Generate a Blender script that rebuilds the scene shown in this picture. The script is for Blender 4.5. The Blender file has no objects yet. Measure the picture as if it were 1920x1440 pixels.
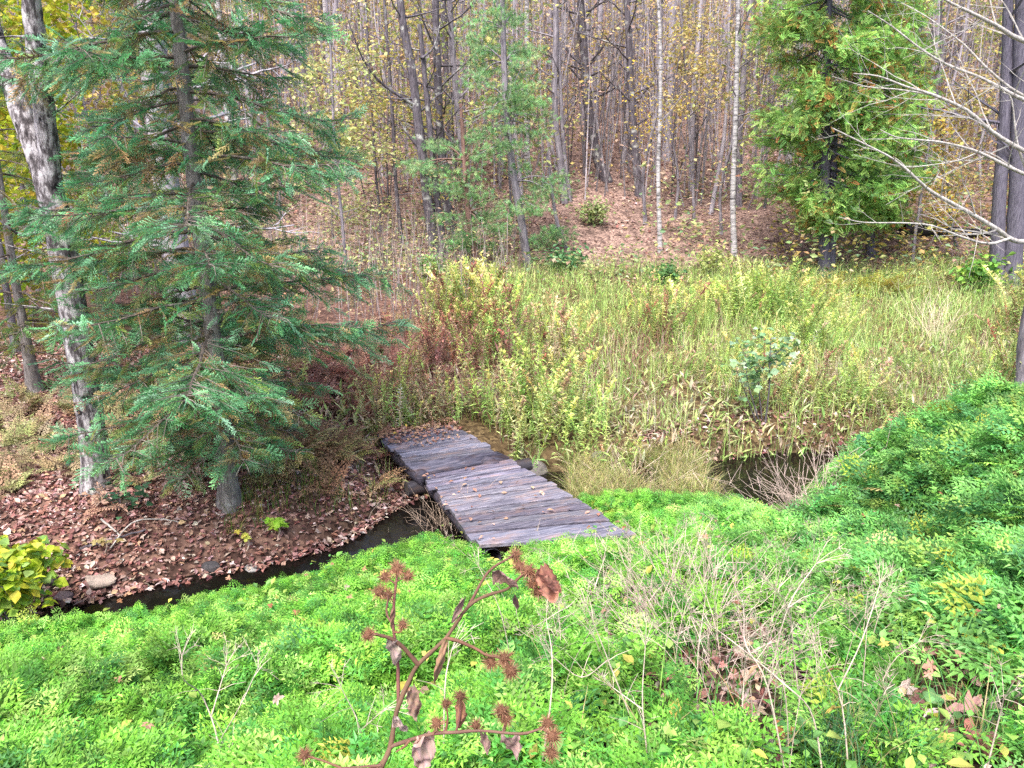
import bpy, math
import numpy as np
from mathutils import Matrix, Vector

SC = bpy.context.scene
COL = SC.collection
RNG = np.random.default_rng(11)
PI = math.pi

# ------------------------------------------------------------------ camera model
CAMZ, PITCH, FPX = 3.4, math.radians(16.0), 1450.0
CP, SP = math.cos(PITCH), math.sin(PITCH)
CAM = np.array([0.0, 0.0, CAMZ])

def ray(px, py):
    a, b = (px - 960) / FPX, -(py - 720) / FPX
    return np.array([a, CP + b * SP, -SP + b * CP])

def P(px, py, Y):
    """The point seen at photo pixel px,py that lies at distance Y in front (world y)."""
    d = ray(px, py)
    return CAM + d * (Y / d[1])

def PD(px, py, D):
    return CAM + ray(px, py) * D

def in_view(p, m=1.0, mv=None):
    mv = m if mv is None else mv
    q = p - CAM
    zc = q[:, 1] * CP - q[:, 2] * SP
    yc = q[:, 1] * SP + q[:, 2] * CP
    xc = q[:, 0]
    return (zc > 0.5) & (np.abs(xc) < zc * 960 / FPX + m) & (np.abs(yc) < zc * 720 / FPX + mv)

# ------------------------------------------------------------------ noise and terrain
_TAB = np.random.default_rng(5).random((256, 256))
def vnoise(x, y, s=1.0, seed=0):
    x = np.asarray(x, float) / s + seed * 17.3 + 1000.0
    y = np.asarray(y, float) / s + seed * 9.1 + 1000.0
    xi, yi = np.floor(x).astype(int), np.floor(y).astype(int)
    fx, fy = x - xi, y - yi
    fx, fy = fx * fx * (3 - 2 * fx), fy * fy * (3 - 2 * fy)
    a = _TAB[xi % 256, yi % 256]; b = _TAB[(xi + 1) % 256, yi % 256]
    c = _TAB[xi % 256, (yi + 1) % 256]; d = _TAB[(xi + 1) % 256, (yi + 1) % 256]
    return (a * (1 - fx) + b * fx) * (1 - fy) + (c * (1 - fx) + d * fx) * fy
def fbm(x, y, s=1.0, seed=0):
    return vnoise(x, y, s, seed) * .55 + vnoise(x, y, s * .45, seed + 3) * .3 + vnoise(x, y, s * .2, seed + 7) * .15
def sstep(a, b, x):
    t = np.clip((np.asarray(x, float) - a) / (b - a), 0, 1)
    return t * t * (3 - 2 * t)

SX = np.array([-40, -20, -12, -8, -6, -4.8, -3.6, -2.1, -1.2, -.3, 1, 2.2, 3.4, 5, 8, 14, 40])
SY = np.array([-4, 0.5, 3.0, 4.7, 5.7, 6.3, 6.9, 7.55, 8.55, 9.15, 9.45, 9.5, 9.74, 10.0, 10.3, 10.6, 13])
SW = np.array([.6, .5, .5, .40, .32, .30, .30, .32, .62, .66, .20, .22, .68, .58, .45, .45, .5])
def stream_y(x):
    return sum(np.interp(np.asarray(x) + d, SX, SY) for d in (-.5, -.25, 0, .25, .5)) / 5
def stream_w(x):
    return sum(np.interp(np.asarray(x) + d, SX, SW) for d in (-.5, -.25, 0, .25, .5)) / 5
BX = np.array([-12, -3, -1, .5, 3, 3.7, 4.4, 5.5, 8, 14]); BS = np.array([.43, .405, .35, .305, .29, .245, .205, .165, .12, .09])
WATER = -.76
def height(x, y):
    x = np.asarray(x, float); y = np.asarray(y, float)
    ys, w = stream_y(x), stream_w(x) + .10 * (vnoise(x, y, .6, 2) - .5)
    near = 1.75 - np.interp(x, BX, BS) * np.maximum(y, -6) + (.12 + .75 * sstep(2.2, 4.5, x)) * (fbm(x, y, 1.3, 1) - .5)
    near = np.maximum(near, -.66)
    yy = y - ys
    far = -.42 + .055 * np.clip(yy, 0, 14) + .16 * (fbm(x, y, 2.5, 4) - .5)
    h0 = 23.5 - .12 * np.clip(-x - 4, 0, 20)
    far = far + .40 * np.log1p(np.exp(np.clip((y - h0) / 1.6, -30, 60))) * 1.6 * 1.0
    far = np.minimum(far, 34 + 0 * far) + np.where(y > 25, 1.0 * (fbm(x, y, 9, 6) - .5), 0)
    far = far - .5 * np.exp(-((x + 1.5) / .45) ** 2 - ((y - 9.7) / .75) ** 2)
    d = np.abs(yy)
    tn = sstep(w, w + .55, d)
    lf = sstep(-1.3, -2.2, x)
    tf = sstep(w * .9 * (1 - lf) - .45 * lf, w + .8 + .1 * lf, d)
    tf = np.where(yy < 0, 0, tf * sstep(0, .18, d))
    t = np.where(yy < 0, tn, tf)
    return -.98 * (1 - t) + np.where(yy < 0, near, far) * t
def hz(x, y):
    return float(height(np.array([x]), np.array([y]))[0])
def on_ground(px, py, dz=0.0):
    d = ray(px, py)
    t = np.linspace(.8, 90, 6000)
    q = CAM[None] + t[:, None] * d[None]
    below = q[:, 2] < height(q[:, 0], q[:, 1]) + dz
    k = int(np.argmax(below)) if below.any() else len(t) - 1
    return q[k]

# ------------------------------------------------------------------ mesh building
class MB:
    def __init__(s):
        s.V, s.C, s.F, s.n = [], [], [], 0
    def add(s, V, F, col=(1, 1, 1), mi=0, smooth=False):
        V = np.asarray(V, float).reshape(-1, 3)
        F = np.asarray(F, int)
        c = np.asarray(col, float)
        if c.ndim == 1: c = np.repeat(c[None], len(V), 0)
        s.V.append(V); s.C.append(c); s.F.append((F + s.n, mi, smooth)); s.n += len(V)
    def build(s, name, mats, parent=None, origin=None, link=True):
        V = np.concatenate(s.V); C = np.concatenate(s.C)
        if origin is None and parent is not None: origin = ROOTLOC[parent.name]
        if origin is not None: V = V - np.asarray(origin)[None]
        tot = np.concatenate([np.full(len(f), f.shape[1], np.int32) for f, _, _ in s.F])
        idx = np.concatenate([f.reshape(-1) for f, _, _ in s.F]).astype(np.int32)
        mi = np.concatenate([np.full(len(f), m, np.int32) for f, m, _ in s.F])
        sm = np.concatenate([np.full(len(f), k, bool) for f, _, k in s.F])
        me = bpy.data.meshes.new(name)
        me.vertices.add(len(V)); me.vertices.foreach_set('co', V.astype(np.float32).ravel())
        me.loops.add(len(idx)); me.loops.foreach_set('vertex_index', idx)
        me.polygons.add(len(tot))
        st = np.concatenate([[0], np.cumsum(tot)[:-1]]).astype(np.int32)
        me.polygons.foreach_set('loop_start', st)
        try: me.polygons.foreach_set('loop_total', tot)
        except Exception: pass
        me.polygons.foreach_set('material_index', mi)
        me.polygons.foreach_set('use_smooth', sm)
        at = me.attributes.new('Col', 'FLOAT_COLOR', 'POINT')
        at.data.foreach_set('color', np.concatenate([C, np.ones((len(C), 1))], 1).astype(np.float32).ravel())
        for m in (mats if isinstance(mats, (list, tuple)) else [mats]): me.materials.append(m)
        me.update(calc_edges=True)
        o = bpy.data.objects.new(name, me)
        COL.objects.link(o)
        if parent is not None:
            o.parent = parent
            ROOTLOC[o.name] = ROOTLOC[parent.name]
        elif origin is not None:
            o.location = origin
            ROOTLOC[o.name] = np.asarray(origin, float)
        else:
            ROOTLOC[o.name] = np.zeros(3)
        return o
ROOTLOC = {}

def tag(o, label=None, cat=None, group=None, kind=None):
    if label: o['label'] = label
    if cat: o['category'] = cat
    if group: o['group'] = group
    if kind: o['kind'] = kind
    return o
def thing(name, label, cat, loc, group=None):
    o = bpy.data.objects.new(name, None); COL.objects.link(o)
    o.location = tuple(float(v) for v in loc); o.empty_display_size = .2
    ROOTLOC[o.name] = np.asarray(loc, float)
    return tag(o, label, cat, group)
def copy_tree(o, loc, rz=0, sc=1.0, label=None):
    c = o.copy(); COL.objects.link(c); c.location = loc; c.rotation_euler = (0, 0, rz); c.scale = (sc, sc, sc)
    if label: c['label'] = label
    for ch in list(o.children):
        d = ch.copy(); COL.objects.link(d); d.parent = c
    return c

def tube(mb, pts, rad, k=6, col=(1, 1, 1), mi=0, rough=0.0, rng=None, cols=None):
    pts = np.asarray(pts, float); n = len(pts)
    rad = np.broadcast_to(np.asarray(rad, float), (n,))
    t = np.gradient(pts, axis=0); t /= np.linalg.norm(t, axis=1)[:, None] + 1e-9
    ref = np.array([0., 0, 1]) if abs(t[:, 2]).mean() < .8 else np.array([1., 0, 0])
    u = np.cross(t, ref); u /= np.linalg.norm(u, axis=1)[:, None] + 1e-9
    v = np.cross(t, u)
    a = np.linspace(0, 2 * PI, k, endpoint=False)
    R = rad[:, None] * np.ones((n, k))
    if rough and rng is not None: R = R * (1 + rough * (rng.random((n, k)) - .5))
    V = pts[:, None] + R[..., None] * (np.cos(a)[None, :, None] * u[:, None] + np.sin(a)[None, :, None] * v[:, None])
    i = np.arange(n - 1)[:, None] * k; j = np.arange(k)[None]; j2 = (j + 1) % k
    F = np.stack([i + j, i + j2, i + k + j2, i + k + j], -1).reshape(-1, 4)
    c = np.repeat(np.asarray(cols), k, 0) if cols is not None else col
    mb.add(V.reshape(-1, 3), F, c, mi, k > 4)

def spline(pts, m=4):
    """Catmull-Rom resampling: m points per span."""
    p = np.asarray(pts, float)
    if len(p) < 3: 
        t = np.linspace(0, 1, m + 1)[:, None]
        return p[0] * (1 - t) + p[-1] * t
    q = np.concatenate([[2 * p[0] - p[1]], p, [2 * p[-1] - p[-2]]])
    out = []
    for i in range(1, len(q) - 2):
        for s in np.arange(m) / m:
            a, b, c, d = q[i - 1], q[i], q[i + 1], q[i + 2]
            out.append(.5 * (2 * b + (c - a) * s + (2 * a - 5 * b + 4 * c - d) * s ** 2 + (3 * b - a - 3 * c + d) * s ** 3))
    out.append(p[-1])
    return np.array(out)

def basis(d, roll=None, up=(0, 0, 1)):
    """Rotation matrices (N,3,3) whose y column runs along d and whose z column leans towards up."""
    d = np.asarray(d, float); d = d / (np.linalg.norm(d, axis=1)[:, None] + 1e-9)
    up = np.broadcast_to(np.asarray(up, float), d.shape)
    x = np.cross(d, up); l = np.linalg.norm(x, axis=1)
    x = np.where(l[:, None] < 1e-3, np.array([1., 0, 0])[None], x / (l[:, None] + 1e-9))
    z = np.cross(x, d)
    if roll is not None:
        c, s = np.cos(roll)[:, None], np.sin(roll)[:, None]
        x, z = x * c + z * s, z * c - x * s
    return np.stack([x, d, z], -1)

def inst(mb, T, R, S, pos, col, mi=0, jit=None):
    V, F = T[0], T[1]; tc = T[2] if len(T) > 2 else None
    N, n = len(pos), len(V)
    if N == 0: return
    S = np.asarray(S, float)
    S = S[:, None, None] if S.ndim == 1 else S[:, None, :]
    W = np.einsum('nij,nmj->nmi', R, V[None] * S) + np.asarray(pos)[:, None]
    Fi = (np.arange(N)[:, None, None] * n + F[None]).reshape(-1, F.shape[1])
    c = np.repeat(np.asarray(col)[:, None], n, 1)
    if tc is not None: c = c * tc[None]
    mb.add(W.reshape(-1, 3), Fi, np.clip(c.reshape(-1, 3), 0, 1), mi)

def mixcol(rng, n, cols, w=None, jit=.18):
    cols = np.asarray(cols, float)
    k = rng.choice(len(cols), n, p=None if w is None else np.asarray(w) / np.sum(w))
    return np.clip(cols[k] * (1 + jit * rng.standard_normal((n, 1))) * (1 + .06 * rng.standard_normal((n, 3))), .004, .95)

def rdir(rng, n, el0, el1, az=None):
    az = rng.random(n) * 2 * PI if az is None else az
    el = np.radians(el0 + (el1 - el0) * rng.random(n))
    return np.stack([np.cos(az) * np.cos(el), np.sin(az) * np.cos(el), np.sin(el)], -1)

# ------------------------------------------------------------------ leaf templates (y along the leaf, z its face)
def diamonds(items):
    V, F = [], []
    for b, d, l, w in items:
        b = np.array(b, float); d = np.array(d, float); d /= np.linalg.norm(d); nrm = np.array([-d[1], d[0], 0])
        k = len(V)
        m = b + d * l * .42
        V += [b, m + nrm * w / 2 + [0, 0, w * .12], b + d * l - [0, 0, l * .08], m - nrm * w / 2 + [0, 0, w * .12]]
        F.append([k, k + 1, k + 2, k + 3])
    return np.array(V), np.array(F)
def frond(pairs, wid=.5, spread=.55, first=.22, droop=.22):
    items = []
    n = len(pairs)
    for j, k in enumerate(pairs):
        t = first + (1 - first) * (j / n) ** .9
        L = spread * (1 - .82 * j / n)
        for sgn in (-1, 1):
            a = math.radians(58 - 14 * j / n)
            d = np.array([sgn * math.sin(a), math.cos(a), 0])
            b = np.array([0, t, 0.])
            for i in range(k):
                s = (i + .6) / (k + .4)
                ll = L * (.42 * (1 - .55 * s) + .08)
                for s2 in (-1, 1):
                    a2 = s2 * math.radians(48)
                    d2 = np.array([d[0] * math.cos(a2) - d[1] * math.sin(a2), d[0] * math.sin(a2) + d[1] * math.cos(a2), 0])
                    items.append((b + d * L * s, d2, ll, ll * wid))
            items.append((b + d * L * .82, d, L * .28 + .03, (L * .28 + .03) * wid))
    items.append((np.array([0, .92, 0.]), np.array([0, 1., 0]), .16, .08))
    V, F = diamonds(items)
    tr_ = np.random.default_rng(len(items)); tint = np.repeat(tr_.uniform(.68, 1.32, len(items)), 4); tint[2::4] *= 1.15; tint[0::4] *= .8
    V[:, 2] += tr_.normal(0, .035, len(items)).repeat(4) * (np.arange(len(V)) % 4 == 2)
    V[:, 2] += -droop * V[:, 1] ** 2 - .25 * np.abs(V[:, 0]) ** 1.5
    # petiole
    k = len(V)
    V = np.concatenate([V, [[-.012, -.45, -.12], [.012, -.45, -.12], [.01, .95, -droop * .9], [-.01, .95, -droop * .9]]])
    F = np.concatenate([F, [[k, k + 1, k + 2, k + 3]]])
    return V, F, np.concatenate([tint, np.full(4, .8)])[:, None] * np.ones((1, 3))
FROND0 = frond([3, 3, 2, 2, 1], .42, .58)
FROND1 = frond([3, 2, 2, 1], .46, .58)
FROND2 = frond([1, 1, 1], .75)
FERN = frond([3, 3, 3, 2, 2, 2, 1, 1], .5, spread=.32, first=.1, droop=.45)
def leaf_simple(w=.3, cup=.08, droop=.1):
    V = np.array([[0, 0, 0], [w * .8, .3, cup], [w, .55, cup], [0, 1, -droop], [-w, .55, cup], [-w * .8, .3, cup], [0, .5, 0]], float)
    F = np.array([[0, 1, 2, 6], [6, 2, 3, 3], [0, 6, 4, 5], [6, 3, 4, 4]])
    # triangles only for safety
    F = np.array([[0, 1, 6], [1, 2, 6], [2, 3, 6], [3, 4, 6], [4, 5, 6], [5, 0, 6]])
    return V, F
LEAF = leaf_simple()
LEAFW = leaf_simple(.42, .10, .16)
LEAFN = leaf_simple(.10, .03, .22)
DIA = (np.array([[0, 0, 0], [.3, .45, .08], [0, 1, -.06], [-.3, .45, .08]], float), np.array([[0, 1, 2, 3]]))
DIAN = (np.array([[0, 0, 0], [.11, .4, .03], [0, 1, -.12], [-.11, .4, .03]], float), np.array([[0, 1, 2, 3]]))
def maple():
    rad = [(0, .28), (18, .42), (38, .75), (55, .45), (66, .5), (80, .98), (95, .48), (104, .55), (125, .95)]
    pts = [(-8, .12)]
    ang = [-90, -62, -20, 0, 12, 38, 52, 66, 90]
    r = [.10, .34, .62, .36, .86, .58, .40, .72, 1.0]
    right = [(math.cos(math.radians(a)) * q, math.sin(math.radians(a)) * q) for a, q in zip(ang, r)]
    left = [(-x, y) for x, y in right[-2:0:-1]]
    o = right + left
    V = [(0, .05, -.06)] + [(x, y, .10 * math.sin(3.1 * x + 1.3) - .12 * (x * x + y * y) + .07 * math.cos(7 * y + 4 * x)) for x, y in o]
    n = len(o)
    F = [[0, 1 + i, 1 + (i + 1) % n] for i in range(n)]
    return np.array(V) * .55, np.array(F)
MAPLE = maple()

# ------------------------------------------------------------------ materials
def nt(name):
    m = bpy.data.materials.new(name); m.use_nodes = True
    t = m.node_tree; t.nodes.clear()
    return m, t, t.nodes, t.links
def N(t, typ, **kw):
    n = t.nodes.new(typ)
    for k, v in kw.items():
        if k in n.inputs: n.inputs[k].default_value = v
        else: setattr(n, k, v)
    return n
def mat_leaf(name, transl=.3, rough=.55, spec=.25, var=.35, scale=9.0):
    m, t, ns, L = nt(name)
    out = N(t, 'ShaderNodeOutputMaterial'); at = N(t, 'ShaderNodeAttribute', attribute_name='Col')
    geo = N(t, 'ShaderNodeNewGeometry'); no = N(t, 'ShaderNodeTexNoise'); no.inputs['Scale'].default_value = scale
    no.inputs['Detail'].default_value = 2
    L.new(geo.outputs['Position'], no.inputs['Vector'])
    mr = N(t, 'ShaderNodeMapRange'); mr.inputs['From Min'].default_value = .3; mr.inputs['From Max'].default_value = .7
    mr.inputs['To Min'].default_value = 1 - var; mr.inputs['To Max'].default_value = 1 + var
    L.new(no.outputs['Fac'], mr.inputs['Value'])
    mx = N(t, 'ShaderNodeVectorMath', operation='SCALE')
    L.new(at.outputs['Color'], mx.inputs[0]); L.new(mr.outputs['Result'], mx.inputs['Scale'])
    p = N(t, 'ShaderNodeBsdfPrincipled'); p.inputs['Roughness'].default_value = rough
    p.inputs['Specular IOR Level'].default_value = spec
    L.new(mx.outputs[0], p.inputs['Base Color'])
    if transl:
        tr = N(t, 'ShaderNodeBsdfTranslucent'); L.new(mx.outputs[0], tr.inputs['Color'])
        ms = N(t, 'ShaderNodeMixShader'); ms.inputs[0].default_value = transl
        L.new(p.outputs[0], ms.inputs[1]); L.new(tr.outputs[0], ms.inputs[2]); L.new(ms.outputs[0], out.inputs[0])
    else:
        L.new(p.outputs[0], out.inputs[0])
    return m
def ramp(t, stops):
    r = N(t, 'ShaderNodeValToRGB'); e = r.color_ramp.elements
    e[0].position, e[0].color = stops[0][0], (*stops[0][1], 1)
    e[1].position, e[1].color = stops[-1][0], (*stops[-1][1], 1)
    for pz, c in stops[1:-1]:
        k = e.new(pz); k.color = (*c, 1)
    return r
def mat_bark(name, stops, scale=(6, 6, 1.2), nscale=3.0, bump=.5, patch=None, moss=None):
    """Bark: vertically stretched noise through a ramp, optional lichen patches and moss."""
    m, t, ns, L = nt(name)
    out = N(t, 'ShaderNodeOutputMaterial'); tc = N(t, 'ShaderNodeTexCoord')
    mp = N(t, 'ShaderNodeMapping'); mp.inputs['Scale'].default_value = scale
    L.new(tc.outputs['Object'], mp.inputs['Vector'])
    no = N(t, 'ShaderNodeTexNoise'); no.inputs['Scale'].default_value = nscale; no.inputs['Detail'].default_value = 8
    no.inputs['Roughness'].default_value = .7
    L.new(mp.outputs[0], no.inputs['Vector'])
    r = ramp(t, stops); L.new(no.outputs['Fac'], r.inputs[0])
    col = r.outputs[0]
    def over(col, c, sc, lo, hi):
        n2 = N(t, 'ShaderNodeTexNoise'); n2.inputs['Scale'].default_value = sc; n2.inputs['Detail'].default_value = 6
        n2.inputs['Roughness'].default_value = .65
        L.new(tc.outputs['Object'], n2.inputs['Vector'])
        mr = N(t, 'ShaderNodeMapRange'); mr.inputs['From Min'].default_value = lo; mr.inputs['From Max'].default_value = hi
        L.new(n2.outputs['Fac'], mr.inputs['Value'])
        mx = N(t, 'ShaderNodeMix', data_type='RGBA'); mx.inputs[7].default_value = (*c, 1)
        L.new(mr.outputs[0], mx.inputs[0]); L.new(col, mx.inputs[6])
        return mx.outputs[2]
    if patch: col = over(col, *patch)
    if moss: col = over(col, *moss)
    at = N(t, 'ShaderNodeAttribute', attribute_name='Col')
    mm = N(t, 'ShaderNodeMix', data_type='RGBA', blend_type='MULTIPLY'); mm.inputs[0].default_value = 1
    L.new(col, mm.inputs[6]); L.new(at.outputs['Color'], mm.inputs[7])
    p = N(t, 'ShaderNodeBsdfPrincipled'); p.inputs['Roughness'].default_value = .9; p.inputs['Specular IOR Level'].default_value = .1
    L.new(mm.outputs[2], p.inputs['Base Color'])
    b = N(t, 'ShaderNodeBump'); b.inputs['Strength'].default_value = bump; b.inputs['Distance'].default_value = .02
    L.new(no.outputs['Fac'], b.inputs['Height']); L.new(b.outputs[0], p.inputs['Normal'])
    L.new(p.outputs[0], out.inputs[0])
    return m
def mat_ground():
    m, t, ns, L = nt('ground_litter_and_soil')
    out = N(t, 'ShaderNodeOutputMaterial'); geo = N(t, 'ShaderNodeNewGeometry')
    at = N(t, 'ShaderNodeAttribute', attribute_name='Col')
    vo = N(t, 'ShaderNodeTexVoronoi'); vo.inputs['Scale'].default_value = 21.0; vo.inputs['Randomness'].default_value = 1
    no0 = N(t, 'ShaderNodeTexNoise'); no0.inputs['Scale'].default_value = 3; no0.inputs['Detail'].default_value = 4
    L.new(geo.outputs['Position'], no0.inputs['Vector'])
    L.new(geo.outputs['Position'], vo.inputs['Vector'])
    sep = N(t, 'ShaderNodeSeparateColor'); L.new(vo.outputs['Color'], sep.inputs[0])
    r = ramp(t, [(0, (.35, .3, .3)), (.35, (.8, .7, .68)), (.7, (1.15, 1.05, 1.0)), (1, (1.8, 1.65, 1.5))])
    L.new(sep.outputs[0], r.inputs[0])
    mm = N(t, 'ShaderNodeMix', data_type='RGBA', blend_type='MULTIPLY'); mm.inputs[0].default_value = 1
    L.new(at.outputs['Color'], mm.inputs[6]); L.new(r.outputs[0], mm.inputs[7])
    r2 = ramp(t, [(.3, (.55, .55, .55)), (.7, (1.25, 1.25, 1.25))]); L.new(no0.outputs['Fac'], r2.inputs[0])
    m2 = N(t, 'ShaderNodeMix', data_type='RGBA', blend_type='MULTIPLY'); m2.inputs[0].default_value = 1
    L.new(mm.outputs[2], m2.inputs[6]); L.new(r2.outputs[0], m2.inputs[7])
    p = N(t, 'ShaderNodeBsdfPrincipled'); p.inputs['Roughness'].default_value = .95; p.inputs['Specular IOR Level'].default_value = .1
    L.new(m2.outputs[2], p.inputs['Base Color'])
    b = N(t, 'ShaderNodeBump'); b.inputs['Strength'].default_value = .4; b.inputs['Distance'].default_value = .02
    L.new(vo.outputs['Distance'], b.inputs['Height']); L.new(b.outputs[0], p.inputs['Normal'])
    L.new(p.outputs[0], out.inputs[0])
    return m
def mat_wood():
    """Weathered decking: streaks along local x, knots, stains; per-board tone from Col."""
    m, t, ns, L = nt('weathered_decking')
    out = N(t, 'ShaderNodeOutputMaterial'); tc = N(t, 'ShaderNodeTexCoord')
    at = N(t, 'ShaderNodeAttribute', attribute_name='Col')
    mp = N(t, 'ShaderNodeMapping'); mp.inputs['Scale'].default_value = (1.6, 26, 26)
    L.new(tc.outputs['Object'], mp.inputs['Vector'])
    no = N(t, 'ShaderNodeTexNoise'); no.inputs['Scale'].default_value = 1.6; no.inputs['Detail'].default_value = 9; no.inputs['Roughness'].default_value = .72
    L.new(mp.outputs[0], no.inputs['Vector'])
    r = ramp(t, [(.30, (.03, .028, .038)), (.43, (.105, .10, .135)), (.54, (.20, .19, .245)), (.72, (.41, .385, .44))])
    L.new(no.outputs['Fac'], r.inputs[0])
    n2 = N(t, 'ShaderNodeTexNoise'); n2.inputs['Scale'].default_value = 4.5; n2.inputs['Detail'].default_value = 6; n2.inputs['Roughness'].default_value = .7
    mp2 = N(t, 'ShaderNodeMapping'); mp2.inputs['Scale'].default_value = (.6, 1.8, 1.8)
    L.new(tc.outputs['Object'], mp2.inputs['Vector']); L.new(mp2.outputs[0], n2.inputs['Vector'])
    mr = N(t, 'ShaderNodeMapRange'); mr.inputs['From Min'].default_value = .5; mr.inputs['From Max'].default_value = .72
    mr.inputs['To Max'].default_value = .75
    L.new(n2.outputs['Fac'], mr.inputs['Value'])
    mx = N(t, 'ShaderNodeMix', data_type='RGBA'); mx.inputs[7].default_value = (.36, .23, .19, 1)
    L.new(mr.outputs[0], mx.inputs[0]); L.new(r.outputs[0], mx.inputs[6])
    mr2 = N(t, 'ShaderNodeMapRange'); mr2.inputs['From Min'].default_value = .46; mr2.inputs['From Max'].default_value = .26
    mr2.inputs['To Max'].default_value = .7
    L.new(n2.outputs['Fac'], mr2.inputs['Value'])
    mx2 = N(t, 'ShaderNodeMix', data_type='RGBA'); mx2.inputs[7].default_value = (.075, .07, .10, 1)
    L.new(mr2.outputs[0], mx2.inputs[0]); L.new(mx.outputs[2], mx2.inputs[6])
    mm = N(t, 'ShaderNodeMix', data_type='RGBA', blend_type='MULTIPLY'); mm.inputs[0].default_value = 1
    L.new(mx2.outputs[2], mm.inputs[6]); L.new(at.outputs['Color'], mm.inputs[7])
    p = N(t, 'ShaderNodeBsdfPrincipled'); p.inputs['Roughness'].default_value = .7; p.inputs['Specular IOR Level'].default_value = .3
    L.new(mm.outputs[2], p.inputs['Base Color'])
    b = N(t, 'ShaderNodeBump'); b.inputs['Strength'].default_value = .5; b.inputs['Distance'].default_value = .006
    L.new(no.outputs['Fac'], b.inputs['Height']); L.new(b.outputs[0], p.inputs['Normal'])
    L.new(p.outputs[0], out.inputs[0])
    return m
def mat_water():
    m, t, ns, L = nt('dark_creek_water')
    out = N(t, 'ShaderNodeOutputMaterial'); p = N(t, 'ShaderNodeBsdfPrincipled')
    p.inputs['Base Color'].default_value = (.006, .005, .004, 1); p.inputs['Roughness'].default_value = .08
    p.inputs['Specular IOR Level'].default_value = .3
    geo = N(t, 'ShaderNodeNewGeometry'); no = N(t, 'ShaderNodeTexNoise'); no.inputs['Scale'].default_value = 5; no.inputs['Detail'].default_value = 3
    L.new(geo.outputs['Position'], no.inputs['Vector'])
    b = N(t, 'ShaderNodeBump'); b.inputs['Strength'].default_value = .12; b.inputs['Distance'].default_value = .03
    L.new(no.outputs['Fac'], b.inputs['Height']); L.new(b.outputs[0], p.inputs['Normal'])
    L.new(p.outputs[0], out.inputs[0])
    return m
def mat_stone():
    m, t, ns, L = nt('creek_stone')
    out = N(t, 'ShaderNodeOutputMaterial'); p = N(t, 'ShaderNodeBsdfPrincipled'); p.inputs['Roughness'].default_value = .8
    at = N(t, 'ShaderNodeAttribute', attribute_name='Col'); tc = N(t, 'ShaderNodeTexCoord')
    no = N(t, 'ShaderNodeTexNoise'); no.inputs['Scale'].default_value = 9; no.inputs['Detail'].default_value = 9; no.inputs['Roughness'].default_value = .7
    L.new(tc.outputs['Object'], no.inputs['Vector'])
    r = ramp(t, [(.3, (.45, .45, .45)), (.7, (1.4, 1.35, 1.3))]); L.new(no.outputs['Fac'], r.inputs[0])
    mm = N(t, 'ShaderNodeMix', data_type='RGBA', blend_type='MULTIPLY'); mm.inputs[0].default_value = 1
    L.new(at.outputs['Color'], mm.inputs[6]); L.new(r.outputs[0], mm.inputs[7]); L.new(mm.outputs[2], p.inputs['Base Color'])
    b = N(t, 'ShaderNodeBump'); b.inputs['Strength'].default_value = .7; b.inputs['Distance'].default_value = .02
    L.new(no.outputs['Fac'], b.inputs['Height']); L.new(b.outputs[0], p.inputs['Normal'])
    L.new(p.outputs[0], out.inputs[0])
    return m

M_HERB = mat_leaf('green_herb_leaf', .32, .5, .3)
M_LEAF = mat_leaf('tree_leaf', .42, .55, .25)
M_NEEDLE = mat_leaf('conifer_needle', .3, .5, .3, var=.3, scale=5)
M_DRY = mat_leaf('dry_leaf', .15, .75, .15, var=.3, scale=25)
M_STALK = mat_leaf('dry_stalk', .0, .8, .15, var=.25, scale=30)
M_GROUND = mat_ground(); M_WOOD = mat_wood(); M_WATER = mat_water(); M_STONE = mat_stone()
M_BARK = mat_bark('grey_bark', [(.25, (.05, .042, .05)), (.45, (.17, .15, .17)), (.6, (.30, .27, .30)), (.8, (.46, .43, .46))], nscale=3)
M_BARKD = mat_bark('dark_rough_bark', [(.3, (.03, .026, .03)), (.5, (.11, .095, .11)), (.7, (.22, .20, .23))], nscale=4, bump=.8,
                   patch=((.42, .42, .40), 3.5, .56, .66))
M_BARKL = mat_bark('lichen_spotted_bark', [(.34, (.03, .026, .028)), (.46, (.12, .105, .11)), (.52, (.33, .305, .32)), (.64, (.60, .57, .585))], scale=(8, 8, 2.6), nscale=2.2, bump=.9,
                   patch=((.02, .018, .02), 5.0, .57, .63), moss=((.62, .66, .58), 3.0, .60, .66))
M_BARKP = mat_bark('purple_grey_bark', [(.3, (.05, .045, .06)), (.5, (.125, .115, .15)), (.7, (.20, .185, .23))], scale=(9, 9, 1), nscale=4, bump=.8)
M_BIRCH = mat_bark('white_birch_bark', [(.36, (.03, .028, .03)), (.43, (.22, .205, .215)), (.54, (.46, .435, .445)), (.8, (.60, .57, .575))], scale=(1.5, 1.5, 9), nscale=2.2, bump=.2)
M_BARKF = mat_bark('fir_bark', [(.3, (.08, .07, .068)), (.5, (.22, .195, .185)), (.7, (.38, .35, .34))], scale=(7, 7, 2), nscale=4, bump=.7,
                   patch=((.50, .50, .47), 4.0, .60, .66))
M_PALE = mat_bark('pale_lichen_bark', [(.3, (.14, .12, .11)), (.5, (.42, .39, .36)), (.7, (.66, .63, .60))], scale=(4, 4, 4), nscale=5, bump=.4)

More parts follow.
